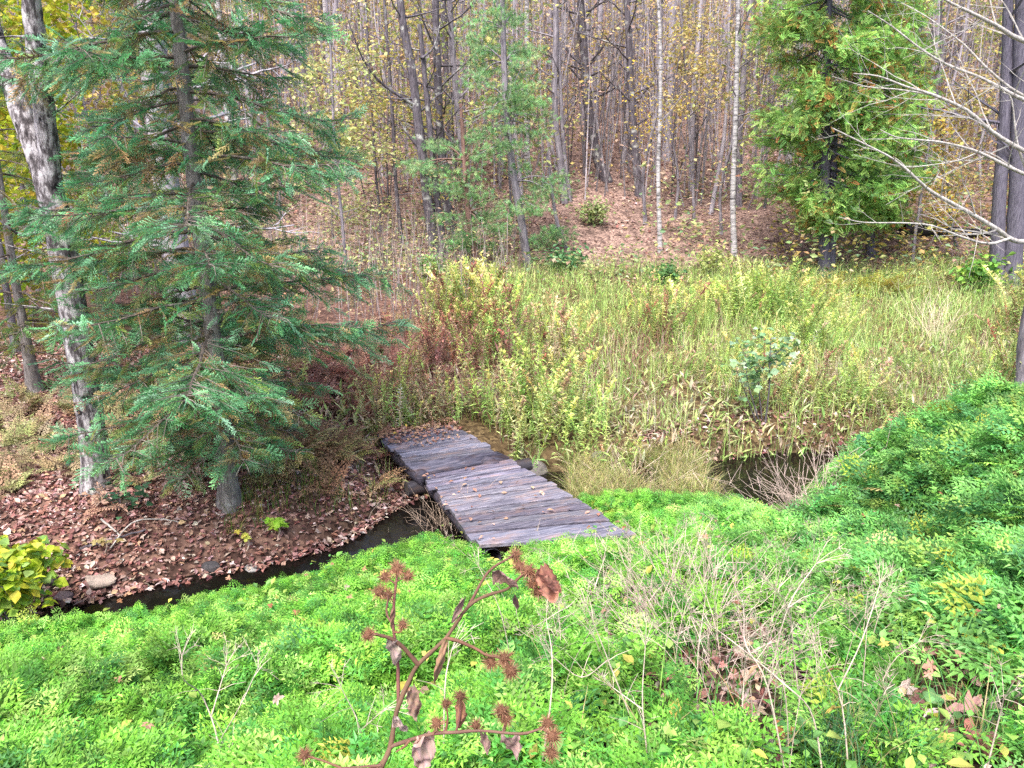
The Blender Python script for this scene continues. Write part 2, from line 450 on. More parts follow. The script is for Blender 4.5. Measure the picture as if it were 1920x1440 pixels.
# ------------------------------------------------------------------ world, sun, camera
SUN_EL, SUN_AZ = math.radians(58), math.radians(200)
w = bpy.data.worlds.new('World'); SC.world = w; w.use_nodes = True
wt = w.node_tree; bg = wt.nodes['Background']; sky = wt.nodes.new('ShaderNodeTexSky')
sky.sky_type = 'NISHITA'; sky.sun_disc = False; sky.sun_elevation = SUN_EL; sky.sun_rotation = SUN_AZ
sky.air_density = .8; sky.dust_density = 3.5; sky.ozone_density = 1.0
wt.links.new(sky.outputs[0], bg.inputs[0]); bg.inputs[1].default_value = .15
sun = bpy.data.lights.new('sun', 'SUN'); sun.energy = 2.0; sun.angle = math.radians(24); sun.color = (1, .96, .9)
so = bpy.data.objects.new('sun', sun); COL.objects.link(so)
sd = Vector((math.sin(SUN_AZ) * math.cos(SUN_EL), math.cos(SUN_AZ) * math.cos(SUN_EL), math.sin(SUN_EL)))
so.rotation_euler = sd.to_track_quat('Z', 'Y').to_euler(); so.location = (0, -10, 30)
cam = bpy.data.cameras.new('camera'); co = bpy.data.objects.new('camera', cam); COL.objects.link(co)
cam.sensor_width = 36; cam.lens = 36 * FPX / 1920; cam.clip_start = .05; cam.clip_end = 600
co.location = CAM; co.rotation_euler = (PI / 2 - PITCH, 0, 0); SC.camera = co
SC.view_settings.view_transform = 'Standard'; SC.view_settings.look = 'None'
SC.view_settings.exposure = 1.5; SC.view_settings.gamma = 1
SC.cycles.use_denoising = False; SC.cycles.max_bounces = 6; SC.cycles.diffuse_bounces = 3; SC.cycles.glossy_bounces = 2; SC.cycles.transmission_bounces = 4

# ------------------------------------------------------------------ ground sheet
def axis(lo, hi, c, fine, half, grow):
    a = [c]
    s = fine; v = c
    while v < hi:
        s = fine if v - c < half else s * grow
        v += s; a.append(v)
    s = fine; v = c; b = []
    while v > lo:
        s = fine if c - v < half else s * grow
        v -= s; b.append(v)
    return np.array(b[::-1] + a)
gx = axis(-150, 150, 0, .09, 7.5, 1.05); gy = axis(-40, 170, 7.0, .09, 5.0, 1.04)
X, Y = np.meshgrid(gx, gy); Z = height(X, Y)
nx, ny = len(gx), len(gy)
ii = (np.arange(ny - 1)[:, None] * nx + np.arange(nx - 1)[None]).ravel()
ys_, w_ = stream_y(X), stream_w(X)
cNear = np.array([.075, .055, .035]); cBed = np.array([.03, .024, .018]); cLit = np.array([.18, .115, .095]); cMead = np.array([.13, .10, .055]); cHill = np.array([.24, .178, .158])
d = np.abs(Y - ys_)
far = Y > ys_
lit = sstep(-1.0, -2.2, X - .12 * (Y - 10)) ; hill = sstep(20.5, 23, Y)
base = np.where(far[..., None], (cMead * (1 - lit[..., None]) + cLit * lit[..., None]), cNear)
base = base * (1 - hill[..., None]) + cHill * hill[..., None]
bed = sstep(.55, .1, d - w_) * (1 - .75 * lit * far)
base = base * (1 - bed[..., None]) + cBed * bed[..., None]
base = base * (.75 + .5 * fbm(X, Y, 1.6, 9))[..., None]
g = MB(); g.add(np.stack([X, Y, Z], -1).reshape(-1, 3), np.stack([ii, ii + 1, ii + nx + 1, ii + nx], -1), base.reshape(-1, 3), 0, True)
tag(g.build('ground', M_GROUND), kind='structure')

# water: a ribbon following the creek
sx = np.arange(-14, 16, .25); yy = stream_y(sx)
wv = np.concatenate([np.stack([sx, yy - 1.1, np.full_like(sx, WATER)], -1), np.stack([sx, yy + 1.1, np.full_like(sx, WATER)], -1)])
n = len(sx); k = np.arange(n - 1)
g = MB(); g.add(wv, np.stack([k, k + 1, k + n + 1, k + n], -1))
tag(g.build('creek_water', M_WATER), kind='structure')

# ------------------------------------------------------------------ footbridge
def P_z(px, py, z):
    dd = ray(px, py); return CAM + dd * ((z - CAMZ) / dd[2])
up_l = [P_z(705, 812, -.30), P_z(762, 866, -.30)]; up_r = [P_z(843, 793, -.30), P_z(930, 845, -.30)]
rb_l, rb_r = P_z(786, 887, -.43), P_z(953, 857, -.43)
lo_l = [P_z(790, 891, -.44), P_z(817, 922, -.40), P_z(850, 965, -.33), P_z(893, 1022, -.22)]
lo_r = [P_z(956, 859, -.44), P_z(1010, 893, -.40), P_z(1090, 938, -.33), P_z(1185, 1003, -.22)]
org = (lo_l[0] + lo_r[0]) / 2
ax = lo_r[0] - lo_l[0]; ang = math.atan2(ax[1], ax[0])
Rz = np.array([[math.cos(ang), math.sin(ang), 0], [-math.sin(ang), math.cos(ang), 0], [0, 0, 1]])
def tolocal(p): return (np.asarray(p) - org) @ Rz.T
br = thing('footbridge', 'weathered grey plank footbridge with a step across the creek', 'bridge', org)
br.rotation_euler = (0, 0, ang)
def board(mb, a0, b0, a1, b1, th, rng, tone):
    """A plank between left points a0(near) a1(far) and right points b0, b1; ends shifted a little."""
    e0, e1 = rng.normal(0, .018, 2)
    u = (b0 - a0) / np.linalg.norm(b0 - a0)
    m = 7
    t = np.linspace(0, 1, m)[:, None]
    wob = rng.normal(0, .003, (m, 1)) * np.array([[0, 0, 1.]])
    edge = rng.normal(0, .004, (m, 1))
    dirw = (a1 - a0) / np.linalg.norm(a1 - a0)
    A = a0 + u * e0 + (b0 + u * e1 - a0 - u * e0) * t + wob + edge * dirw
    B = a1 + u * e0 + (b1 + u * e1 - a1 - u * e0) * t + wob + np.roll(edge, 2) * dirw
    bv = .006
    rows = [A - [0, 0, th], A - [0, 0, bv], A + dirw * bv, B - dirw * bv, B - [0, 0, bv], B - [0, 0, th]]
    V = np.concatenate([tolocal(r) for r in rows])
    F = []
    for r in range(5):
        for i in range(m - 1): F.append([r * m + i, r * m + i + 1, (r + 1) * m + i + 1, (r + 1) * m + i])
    for i in range(m - 1): F.append([5 * m + i, 5 * m + i + 1, i + 1, i])
    mb.add(V, F, tone)
    for e in (0, m - 1):
        mb.add(np.array([tolocal(rows[r][e]) for r in range(6)]), [[0, 1, 2, 3, 4, 5]], np.asarray(tone) * .7)
def interp_edge(pts, s):
    pts = np.asarray(pts); L = np.concatenate([[0], np.cumsum(np.linalg.norm(np.diff(pts, axis=0), axis=1))]); L /= L[-1]
    return np.array([np.interp(s, L, pts[:, k]) for k in range(3)])
ROOTLOC[br.name] = np.zeros(3)
rng = np.random.default_rng(3)
def deck(name, el, er, n):
    mb = MB()
    cuts = np.concatenate([[0], np.cumsum(rng.uniform(.75, 1.3, n))]); cuts /= cuts[-1]
    for i in range(n):
        g0 = .16 / n; s0, s1 = cuts[i] + g0 * rng.uniform(.3, 1.2), cuts[i + 1] - g0 * .3
        zj = np.array([0, 0, rng.normal(0, .005)])
        tl = rng.normal(0, .003)
        tone = np.array([1, 1, 1]) * rng.uniform(.5, 1.3) * np.array([1 + rng.normal(0, .03), 1, 1 + rng.normal(0, .04)])
        a1, b1 = interp_edge(el, s0) + zj, interp_edge(er, s0) + zj
        a0, b0 = interp_edge(el, s1) + zj, interp_edge(er, s1) + zj
        a0[2] += tl; b1[2] -= tl
        board(mb, a0, b0, a1, b1, .042, rng, tone)
    return mb.build(name, M_WOOD, br)
deck('upper_deck', up_l, up_r, 7)
deck('lower_deck', lo_l, lo_r, 14)
mb = MB(); board(mb, rb_l, rb_r, up_l[1] + [0, 0, -.012], up_r[1] + [0, 0, -.012], .04, rng, (.62, .62, .66))
mb.build('riser_board', M_WOOD, br)
for L, Rr, f in ((up_l + lo_l, up_r + lo_r, .10), (up_l + lo_l, up_r + lo_r, .90)):
    mb = MB()
    pts = [np.asarray(a) * (1 - f) + np.asarray(b) * f for a, b in zip(L, Rr)]
    pts = [tolocal(p - np.array([0, 0, .16])) for p in pts]
    tube(mb, spline(pts, 3), .10, 10, (.35, .33, .36), 0, .1, rng)
    mb.build('beam', M_WOOD, br)
c = P_z(776, 912, -.62); mb = MB()
u = Rz.T @ np.array([1, 0, 0])
pts = [c + u * s - np.array([0, 0, .02]) for s in np.linspace(-.10, 1.7, 6)]
tube(mb, [tolocal(p) for p in pts], .10, 12, (.25, .24, .23), 0, .08, rng)
a = np.linspace(0, 2 * PI, 12, endpoint=False)
fp = np.array([[0, math.cos(t) * .098, math.sin(t) * .098] for t in a]) + tolocal(pts[0]); mb.add(fp, [list(range(12))], (.5, .52, .42))
mb.build('support_log', M_WOOD, br)

# ------------------------------------------------------------------ rocks
def rock(label, px, py, wpx, hpx, col, seed, flat=.6, dz=0, group=None, stretch=1.0):
    r = np.random.default_rng(seed)
    q = on_ground(px, py + hpx * .35)
    dep = q[1] * CP - (q[2] - CAMZ) * SP
    rad = wpx / FPX * dep / 2
    th, ph = np.meshgrid(np.linspace(0, 2 * PI, 18, endpoint=False), np.linspace(.02, PI - .02, 11))
    D = np.stack([np.sin(ph) * np.cos(th), np.sin(ph) * np.sin(th), np.cos(ph)], -1)
    k = np.ones(th.shape)
    for _ in range(9):
        nrm = r.normal(size=3); nrm /= np.linalg.norm(nrm); o = r.uniform(.55, .9)
        dp = D @ nrm; k = np.minimum(k, np.where(dp > 1e-3, o / np.maximum(dp, 1e-3), 9))
    V = D * k[..., None] * np.array([rad, rad * .75 * stretch, rad * flat])
    i = (np.arange(10)[:, None] * 18 + np.arange(18)[None]); j = (np.arange(10)[:, None] * 18 + (np.arange(18)[None] + 1) % 18)
    mb = MB(); loc = np.array([q[0], q[1], q[2] + rad * flat * .25 + dz])
    mb.add(V.reshape(-1, 3) + loc, np.stack([i, j, j + 18, i + 18], -1).reshape(-1, 4), col)
    o = mb.build('rock', M_STONE, origin=loc)
    tag(o, label, 'rock', group)
rock('flat tan rock lying on the leaf-strewn left bank', 187, 1080, 72, 28, (.36, .29, .25), 1, .32)
rock('dark wet rock at the water edge below the tan rock', 313, 1096, 44, 26, (.05, .05, .065), 2, .5, -.02)
rock('small dark rock at the creek edge by the floating leaves', 398, 1056, 40, 26, (.06, .055, .06), 3, .6)
rock('grey rock half hidden behind the near green herbs', 470, 1072, 46, 30, (.26, .25, .25), 4, .7, .04)
rock('mossy dark rock between the yellow shrub and the creek', 92, 1078, 44, 50, (.07, .065, .06), 5, .9)
rock('dark purplish rock below the yellow shrub', 118, 1110, 40, 30, (.10, .07, .08), 6, .6)
rock('grey rock on the left bank beside the footbridge', 728, 955, 34, 30, (.20, .19, .19), 7, .7)
rock('dark rock under the edge of the footbridge', 722, 990, 36, 26, (.10, .10, .115), 8, .7)
rock('big grey rock right of the footbridge step', 1002, 872, 52, 46, (.17, .155, .15), 9, .8)
rock('rounded grey rock at the near edge of the dark pool', 1462, 928, 46, 26, (.24, .23, .24), 10, .6, .08)
rock('grey rock among tan weeds above the creek', 1125, 850, 40, 34, (.24, .225, .21), 12, .7)
rock('dark stone at the left edge of the pool', 1330, 918, 60, 22, (.09, .08, .10), 13, .5)

# ------------------------------------------------------------------ scattered ground stuff helpers
def scatter(rng, n, x0, x1, y0, y1, m=1.2):
    x = rng.uniform(x0, x1, n); y = rng.uniform(y0, y1, n)
    p = np.stack([x, y, height(x, y)], -1)
    return p[in_view(p, m, m)]
LITTER = [(.47, .34, .30), (.36, .22, .19), (.66, .54, .49), (.25, .12, .10), (.14, .065, .06), (.48, .32, .21), (.36, .18, .15)]
def lay_leaves(mb, p, rng, s0, s1, T, cols=LITTER, wts=(3, 4, 2, 3, 2, 1, 1), lift=.012, tilt=22):
    n = len(p)
    el = np.radians(rng.normal(0, tilt, n)); az = rng.random(n) * 2 * PI
    dd = np.stack([np.cos(az) * np.cos(el), np.sin(az) * np.cos(el), np.sin(el)], -1)
    R = basis(dd, np.radians(rng.normal(0, tilt, n)))
    q = p.copy(); q[:, 2] += lift + rng.random(n) * lift * 2
    inst(mb, T, R, rng.uniform(s0, s1, n), q, mixcol(rng, n, cols, wts))

rng = np.random.default_rng(21)
# left bank leaf litter
mb = MB()
p = scatter(rng, 120000, -11, 1.0, 6.3, 15)
k = (p[:, 1] > stream_y(p[:, 0]) + stream_w(p[:, 0]) * (-.75 + 1.3 * vnoise(p[:, 0], p[:, 1], .8, 4))) & (p[:, 0] < -.6 - .15 * (p[:, 1] - 9) + .9 * (vnoise(p[:, 0], p[:, 1], 1.2, 3) - .5)) & (p[:, 2] > WATER - .20)
k &= rng.random(len(p)) < (.35 + .8 * vnoise(p[:, 0], p[:, 1], .9, 12))
p = p[k]; p[:, 2] = np.maximum(p[:, 2], WATER + .003)
h = len(p) // 4
lay_leaves(mb, p[:h], rng, .05, .12, MAPLE, LITTER, (3, 4, 1, 4, 3, 1, 2)); lay_leaves(mb, p[h:], rng, .025, .095, LEAF, LITTER, (3, 4, 1, 4, 3, 1, 2))
tag(mb.build('fallen_leaves', M_DRY), 'pinkish brown fallen leaves covering the left creek bank', 'leaf litter', kind='stuff')
p = scatter(rng, 9000, 1.8, 6.5, 8.6, 12.2); yy_ = p[:, 1] - stream_y(p[:, 0]); p = p[(np.abs(yy_) > stream_w(p[:, 0]) - .05) & (np.abs(yy_) < stream_w(p[:, 0]) + 1.0) & (rng.random(len(p)) < .5)]
mb = MB(); lay_leaves(mb, p, rng, .04, .10, LEAF); tag(mb.build('fallen_leaves', M_DRY), 'brown fallen leaves on the banks around the dark pool', 'leaf litter', kind='stuff')
# hillside litter
mb = MB()
p = scatter(rng, 42000, -30, 30, 20.5, 46, 1.5)
k = rng.random(len(p)) < .25 + .9 * vnoise(p[:, 0], p[:, 1], 2.5, 14)
lay_leaves(mb, p[k], rng, .08, .19, DIA, LITTER + [(.50, .38, .18)], (4, 4, 1.5, 2, 1, 2, 2, 1), .02, 20)
tag(mb.build('fallen_leaves', M_DRY), 'tan and brown fallen leaves over the wooded hillside', 'leaf litter', kind='stuff')
# leaves on the far end of the deck and a few on the planks
mb = MB(); pts = []
for _ in range(420):
    s = rng.beta(1, 3.2) * .8; tq = rng.beta(1.1, 1.5)
    a, b = interp_edge(up_l, s), interp_edge(up_r, s); pts.append(a * (1 - tq) + b * tq)
for _ in range(170):
    f0, f1 = P_z(705, 812, -.30), P_z(843, 793, -.30)
    tq = rng.random(); q = f0 * (1 - tq) + f1 * tq + np.array([rng.normal(-.05, .1), abs(rng.normal(0, .25)), 0])
    q[2] = max(hz(q[0], q[1]), -.32); pts.append(q)
for _ in range(45):
    s = rng.random(); tq = rng.random() ** 1.2
    a, b = interp_edge(lo_l, s), interp_edge(lo_r, s); pts.append(a * (1 - tq) + b * tq)
lay_leaves(mb, np.array(pts), rng, .035, .085, LEAF, [(.42, .24, .18), (.5, .30, .2), (.3, .15, .11), (.52, .36, .27), (.6, .45, .1)], (3, 2, 2, 1, .15), .012, 16)
tag(mb.build('fallen_leaves', M_DRY), 'brown leaves lying on the footbridge planks', 'leaf litter', kind='stuff')

def clear_bridge(p):
    L = np.stack([p[:, 0] - org[0], p[:, 1] - org[1]], -1) @ Rz[:2, :2].T
    return ~((np.abs(L[:, 0] - .28 * np.clip(-L[:, 1], 0, 3)) < .78 + .08 * np.clip(-L[:, 1], 0, 3)) & (L[:, 1] < 1.35) & (L[:, 1] > -2.9))
# ------------------------------------------------------------------ near bank: green herb carpet
BARE1 = on_ground(1330, 1290); BARE2 = on_ground(1830, 1360); BARE3 = on_ground(1230, 1150); BARE4 = on_ground(1560, 1330); BARE5 = on_ground(1160, 1380)
def bare(p):
    f = .9 * sstep(.2, 1.1, p[:, 0]) * sstep(5.6, 4.2, p[:, 1]) * sstep(.56, .44, vnoise(p[:, 0], p[:, 1], .42, 38))
    for c, r, a in ((BARE1, .62, .975), (BARE2, .62, .975), (BARE3, .7, .8), (BARE4, .5, .97), (BARE5, .5, .9)):
        f = np.maximum(f, a * np.exp(-((((p[:, 0] - c[0]) ** 2 + (p[:, 1] - c[1]) ** 2) / r ** 2) * (.55 + .9 * vnoise(p[:, 0], p[:, 1], .3, 71))) ** 2))
    return f
GREENS = [(.15, .38, .045), (.22, .47, .06), (.09, .28, .045), (.32, .54, .12), (.08, .27, .06)]
EL = np.array([tolocal(q) for q in (up_l + lo_l)[::-1]]); ER = np.array([tolocal(q) for q in (up_r + lo_r)[::-1]])
EL = EL[np.argsort(EL[:, 1])]; ER = ER[np.argsort(ER[:, 1])]
def herb_layer(mb, T, n, y0, y1, s0, s1, m, rng):
    x = rng.uniform(-8, 9, n); y = rng.uniform(y0, y1, n)
    p = np.stack([x, y, height(x, y)], -1); p = p[in_view(p, m, m)]
    edge = stream_y(p[:, 0]) - stream_w(p[:, 0]) - p[:, 1]
    k = edge > -.05 + .35 * (vnoise(p[:, 0], p[:, 1], .5, 22) - .5) + .85 * np.exp(-((p[:, 0] - 3.2) / .95) ** 2) + .05 * sstep(-1.5, -3, p[:, 0]) - .30 * np.exp(-((p[:, 0] - 1.4) / .9) ** 2)
    edge = edge - .85 * np.exp(-((p[:, 0] - 3.2) / .95) ** 2) - .03 * sstep(-1.5, -3, p[:, 0])
    # keep the footbridge clear
    L = np.stack([p[:, 0] - org[0], p[:, 1] - org[1]], -1) @ Rz[:2, :2].T
    k &= ~((L[:, 0] > np.interp(L[:, 1], EL[:, 1], EL[:, 0]) - .05) & (L[:, 0] < np.interp(L[:, 1], ER[:, 1], ER[:, 0]) + .05) & (L[:, 1] > ER[0, 1] + .24 + .25 * (vnoise(p[:, 0], p[:, 1], .3, 5) - .5)))
    dens = (.22 + .95 * sstep(.30, .58, vnoise(p[:, 0], p[:, 1], .38, 31))) * (1 - bare(p))
    pm = sstep(.2, 1.1, p[:, 0]) * sstep(5.6, 4.2, p[:, 1]); dens = dens * (1 - .75 * sstep(1.8, 3.2, p[:, 0]) * sstep(.52, .36, vnoise(p[:, 0], p[:, 1], .5, 39))) * (1 - pm * .92 * sstep(.56, .44, vnoise(p[:, 0], p[:, 1], .42, 38)))
    k &= rng.random(len(p)) < dens
    p = p[k]; edge = edge[k]; L = L[k]; nn = len(p)
    hgt = .03 + .20 * sstep(.2, .8, vnoise(p[:, 0], p[:, 1], .38, 31)) * (.45 + .8 * vnoise(p[:, 0], p[:, 1], 1.1, 33)) * sstep(.0, 1.3, edge) + .05 * rng.random(nn)
    hgt *= (1 + .4 * sstep(2.4, 4.2, p[:, 0])) * (1 - .65 * np.exp(-((L[:, 0] - .5) / 1.0) ** 2 - ((L[:, 1] + 2.7) / .7) ** 2))
    lay = rng.random(nn) ** .6
    az = rng.random(nn) * 2 * PI
    dd = rdir(rng, nn, -5, 58, az)
    R = basis(dd, np.radians(rng.normal(0, 34, nn)))
    q = p.copy(); q[:, 2] += hgt * (.35 + .75 * lay)
    right = sstep(1.2, 3.2, p[:, 0])[:, None]
    c = mixcol(rng, nn, GREENS, (4, 4, 3, 2, 1), .14)
    c2 = mixcol(rng, nn, [(.15, .38, .09), (.21, .46, .11), (.10, .29, .09), (.30, .50, .10)], (4, 4, 3, 2), .14)
    c = c * (1 - right) + c2 * right
    pat = vnoise(p[:, 0], p[:, 1], .8, 41)[:, None]
    c = c * (.70 + .6 * pat) * np.exp(rng.normal(0, .16, (nn, 1)))
    yel = (rng.random(nn) < .008 + .02 * right[:, 0] + .10 * (vnoise(p[:, 0], p[:, 1], .5, 44) > .82))
    c[yel] = mixcol(rng, yel.sum(), [(.42, .46, .07), (.5, .46, .18), (.36, .44, .06)], None, .12)
    inst(mb, T, R, rng.uniform(s0, s1, nn) * (1 + .85 * right[:, 0]) * (.62 + .38 * sstep(-.2, .9, edge)), q, c)
rng = np.random.default_rng(31)
mb = MB()
for T_, n_, sz, cl in ((LEAFW, 5200, (.03, .06), [(.16, .36, .07), (.28, .44, .09), (.12, .30, .08)]), (LEAF, 2600, (.05, .10), [(.20, .40, .10), (.34, .46, .10), (.46, .44, .10)])):
    p = scatter(rng, n_, -6, 6, 1.6, 8, .4); p = p[(p[:, 1] < stream_y(p[:, 0]) - stream_w(p[:, 0]) - .3) & (vnoise(p[:, 0], p[:, 1], .6, 36) > .5) & clear_bridge(p)]
    p[:, 2] += .05 + .22 * rng.random(len(p)); inst(mb, T_, basis(rdir(rng, len(p), -15, 55)), rng.uniform(*sz, len(p)), p, mixcol(rng, len(p), cl, None))
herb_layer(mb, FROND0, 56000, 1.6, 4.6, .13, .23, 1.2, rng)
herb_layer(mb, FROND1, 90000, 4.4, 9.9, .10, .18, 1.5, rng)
tag(mb.build('herb_carpet', M_HERB), 'bright green feathery herbs carpeting the near bank', 'herbs', kind='stuff')

# leaf litter between the herbs on the near bank
mb = MB(); p = scatter(rng, 14000, -6, 7, 1.5, 8, .4)
b = bare(p); k = (rng.random(len(p)) < .10 + .85 * b) & (p[:, 1] < stream_y(p[:, 0]) - .5)
p = p[k]; h = len(p) // 2
lay_leaves(mb, p[:h], rng, .06, .14, MAPLE, LITTER, (4, 3, 1.5, 3, 2, 2, 2), .03, 34); lay_leaves(mb, p[h:], rng, .03, .10, LEAF, LITTER, (4, 3, 1.5, 3, 2, 2, 2), .04, 34)
p = scatter(rng, 500, -6, 6, 2, 7, .2); p = p[p[:, 1] < stream_y(p[:, 0]) - .6]; p[:, 2] += .30
lay_leaves(mb, p[::3], rng, .05, .09, MAPLE, [(.36, .22, .14), (.40, .30, .24), (.30, .14, .08), (.44, .38, .10)], (2, 1.5, 2, 1), .01, 25)
tag(mb.build('fallen_leaves', M_DRY), 'dead maple leaves between the near bank herbs', 'leaf litter', kind='stuff')

# grass blades
def blades(mb, p, rng, h0, h1, w, cols, wts=None, lean=.5, seg=3):
    n = len(p); t = np.linspace(0, 1, seg + 1)
    az = rng.random(n) * 2 * PI; H = rng.uniform(h0, h1, n); ln = lean * rng.random(n) * H
    side = np.stack([-np.sin(az), np.cos(az), 0 * az], -1); fw = np.stack([np.cos(az), np.sin(az), 0 * az], -1)
    V = p[:, None] + fw[:, None] * (ln[:, None] * t[None] ** 2)[..., None]
    V[..., 2] += H[:, None] * (t[None] - .25 * lean * t[None] ** 3)
    W = w * (1 - .92 * t)[None, :, None] * side[:, None]
    VV = np.stack([V - W, V + W], 2).reshape(n, -1, 3)
    m = 2 * (seg + 1); k = np.arange(seg) * 2
    F = np.stack([k, k + 1, k + 3, k + 2], -1)
    FF = (np.arange(n)[:, None, None] * m + F[None]).reshape(-1, 4)
    c = np.repeat(mixcol(rng, n, cols, wts), m, 0)
    mb.add(VV.reshape(-1, 3), FF, c)
mb = MB()
p = scatter(rng, 14000, -2, 6, 1.6, 6, .3); b = bare(p)
p = p[(rng.random(len(p)) < .05 + .6 * b) & (vnoise(p[:, 0], p[:, 1], .35, 8) > .45)]
blades(mb, p, rng, .12, .42, .0045, [(.10, .30, .05), (.16, .36, .05), (.08, .22, .07), (.4, .33, .16)], (3, 2, 2, 1), 1.1)
tag(mb.build('grass_blades', M_HERB), 'long green grass blades on the bare lower right bank', 'grass', kind='stuff')

# ------------------------------------------------------------------ meadow beyond the creek
def weed_template(rng, nl, plume, lean):
    """Upright weed 1 m tall: thin stem, ascending narrow leaves, a loose plume. Third item tints parts."""
    V, F, C = [], [], []
    t = np.linspace(0, 1, 4); az = rng.random() * 6.28
    st = np.stack([math.cos(az) * lean * t ** 2, math.sin(az) * lean * t ** 2, t], -1)
    for a in (0, 1.57):
        o = np.array([math.cos(a), math.sin(a), 0]) * .006
        for i in range(3):
            k = len(V); V += [st[i] - o, st[i] + o, st[i + 1] + o * .7, st[i + 1] - o * .7]; F.append([k, k + 1, k + 2, k + 3]); C += [(.9, .75, .7)] * 4
    def at(s): return np.array([np.interp(s, t, st[:, j]) for j in range(3)])
    for i in range(nl):
        s = .12 + .82 * (i + rng.random()) / nl; a = i * 2.4 + rng.random() * .6
        L = (.125 - .06 * s) * rng.uniform(.6, 1.3); el = math.radians(rng.uniform(5, 50))
        dd = np.array([math.cos(a) * math.cos(el), math.sin(a) * math.cos(el), math.sin(el)]); sd = np.array([-math.sin(a), math.cos(a), 0])
        b = at(s); m = b + dd * L * .45; e = b + dd * L - np.array([0, 0, L * .25]); wd = L * .12
        k = len(V); V += [b, m + sd * wd, e, m - sd * wd]; F.append([k, k + 1, k + 2, k + 3])
        c = rng.uniform(.75, 1.2); C += [(c, c, c)] * 4
    for i in range(plume):
        s = 1 - .22 * rng.random(); a = rng.random() * 6.28; b = at(s)
        L = rng.uniform(.03, .09); dd = np.array([math.cos(a), math.sin(a), rng.uniform(.2, 1)]); dd /= np.linalg.norm(dd); sd = np.array([-math.sin(a), math.cos(a), 0])
        k = len(V); V += [b, b + dd * L * .6 + sd * L * .2, b + dd * L, b + dd * L * .6 - sd * L * .2]; F.append([k, k + 1, k + 2, k + 3]); C += [(1.25, 1.0, .9)] * 4
    return np.array(V), np.array(F), np.array(C)
trng = np.random.default_rng(77)
WEEDS = [weed_template(trng, 44, 12, .25), weed_template(trng, 54, 8, .12), weed_template(trng, 38, 24, .35), weed_template(trng, 30, 34, .5), weed_template(trng, 50, 4, .3)]
RED_C = np.array([-1.3, 13.2]); 
def meadow_cols(p, rng):
    n = len(p); x, y = p[:, 0], p[:, 1]
    gcol = mixcol(rng, n, [(.46, .65, .20), (.58, .71, .27), (.36, .56, .18), (.66, .69, .34)], (4, 3, 2, 2), .15)
    tan = mixcol(rng, n, [(.62, .55, .36), (.55, .43, .32), (.72, .66, .50), (.56, .56, .28)], (3, 3, 2, 2), .15)
    red = mixcol(rng, n, [(.38, .21, .17), (.46, .31, .25), (.30, .15, .12)], (3, 3, 2), .15)
    f = fbm(x, y, 2.6, 51) + .22 + .34 * (sstep(.28, .72, vnoise(x, y, 1.25, 65)) - .5) + .04 * (y - 15) / 3 - .24 * sstep(1.4, -.6, x - .25 * (y - 10)) * sstep(17, 12, y) - .04 * sstep(12.5, 10.4, y) - .10 * sstep(20, 24, y)
    r = .75 * np.exp(-(((x - RED_C[0]) / 1.9) ** 2 + ((y - RED_C[1]) / 2.0) ** 2)) + .6 * np.exp(-(((x - 2.3) / 1.2) ** 2 + ((y - 14.5) / 1.2) ** 2)) + .15 * (fbm(x, y, 1.8, 55) > .62)
    tp = .8 * np.exp(-(((x - 6) / 1.6) ** 2 + ((y - 12.6) / .9) ** 2))
    u = rng.random(n)
    c = gcol.copy()
    kt = (u > np.clip(.55 + 1.7 * (f - .36), .06, .97)) | (rng.random(n) < tp); c[kt] = tan[kt]
    kr = rng.random(n) < r; c[kr] = red[kr]
    return c
rng = np.random.default_rng(41)
mb = MB()
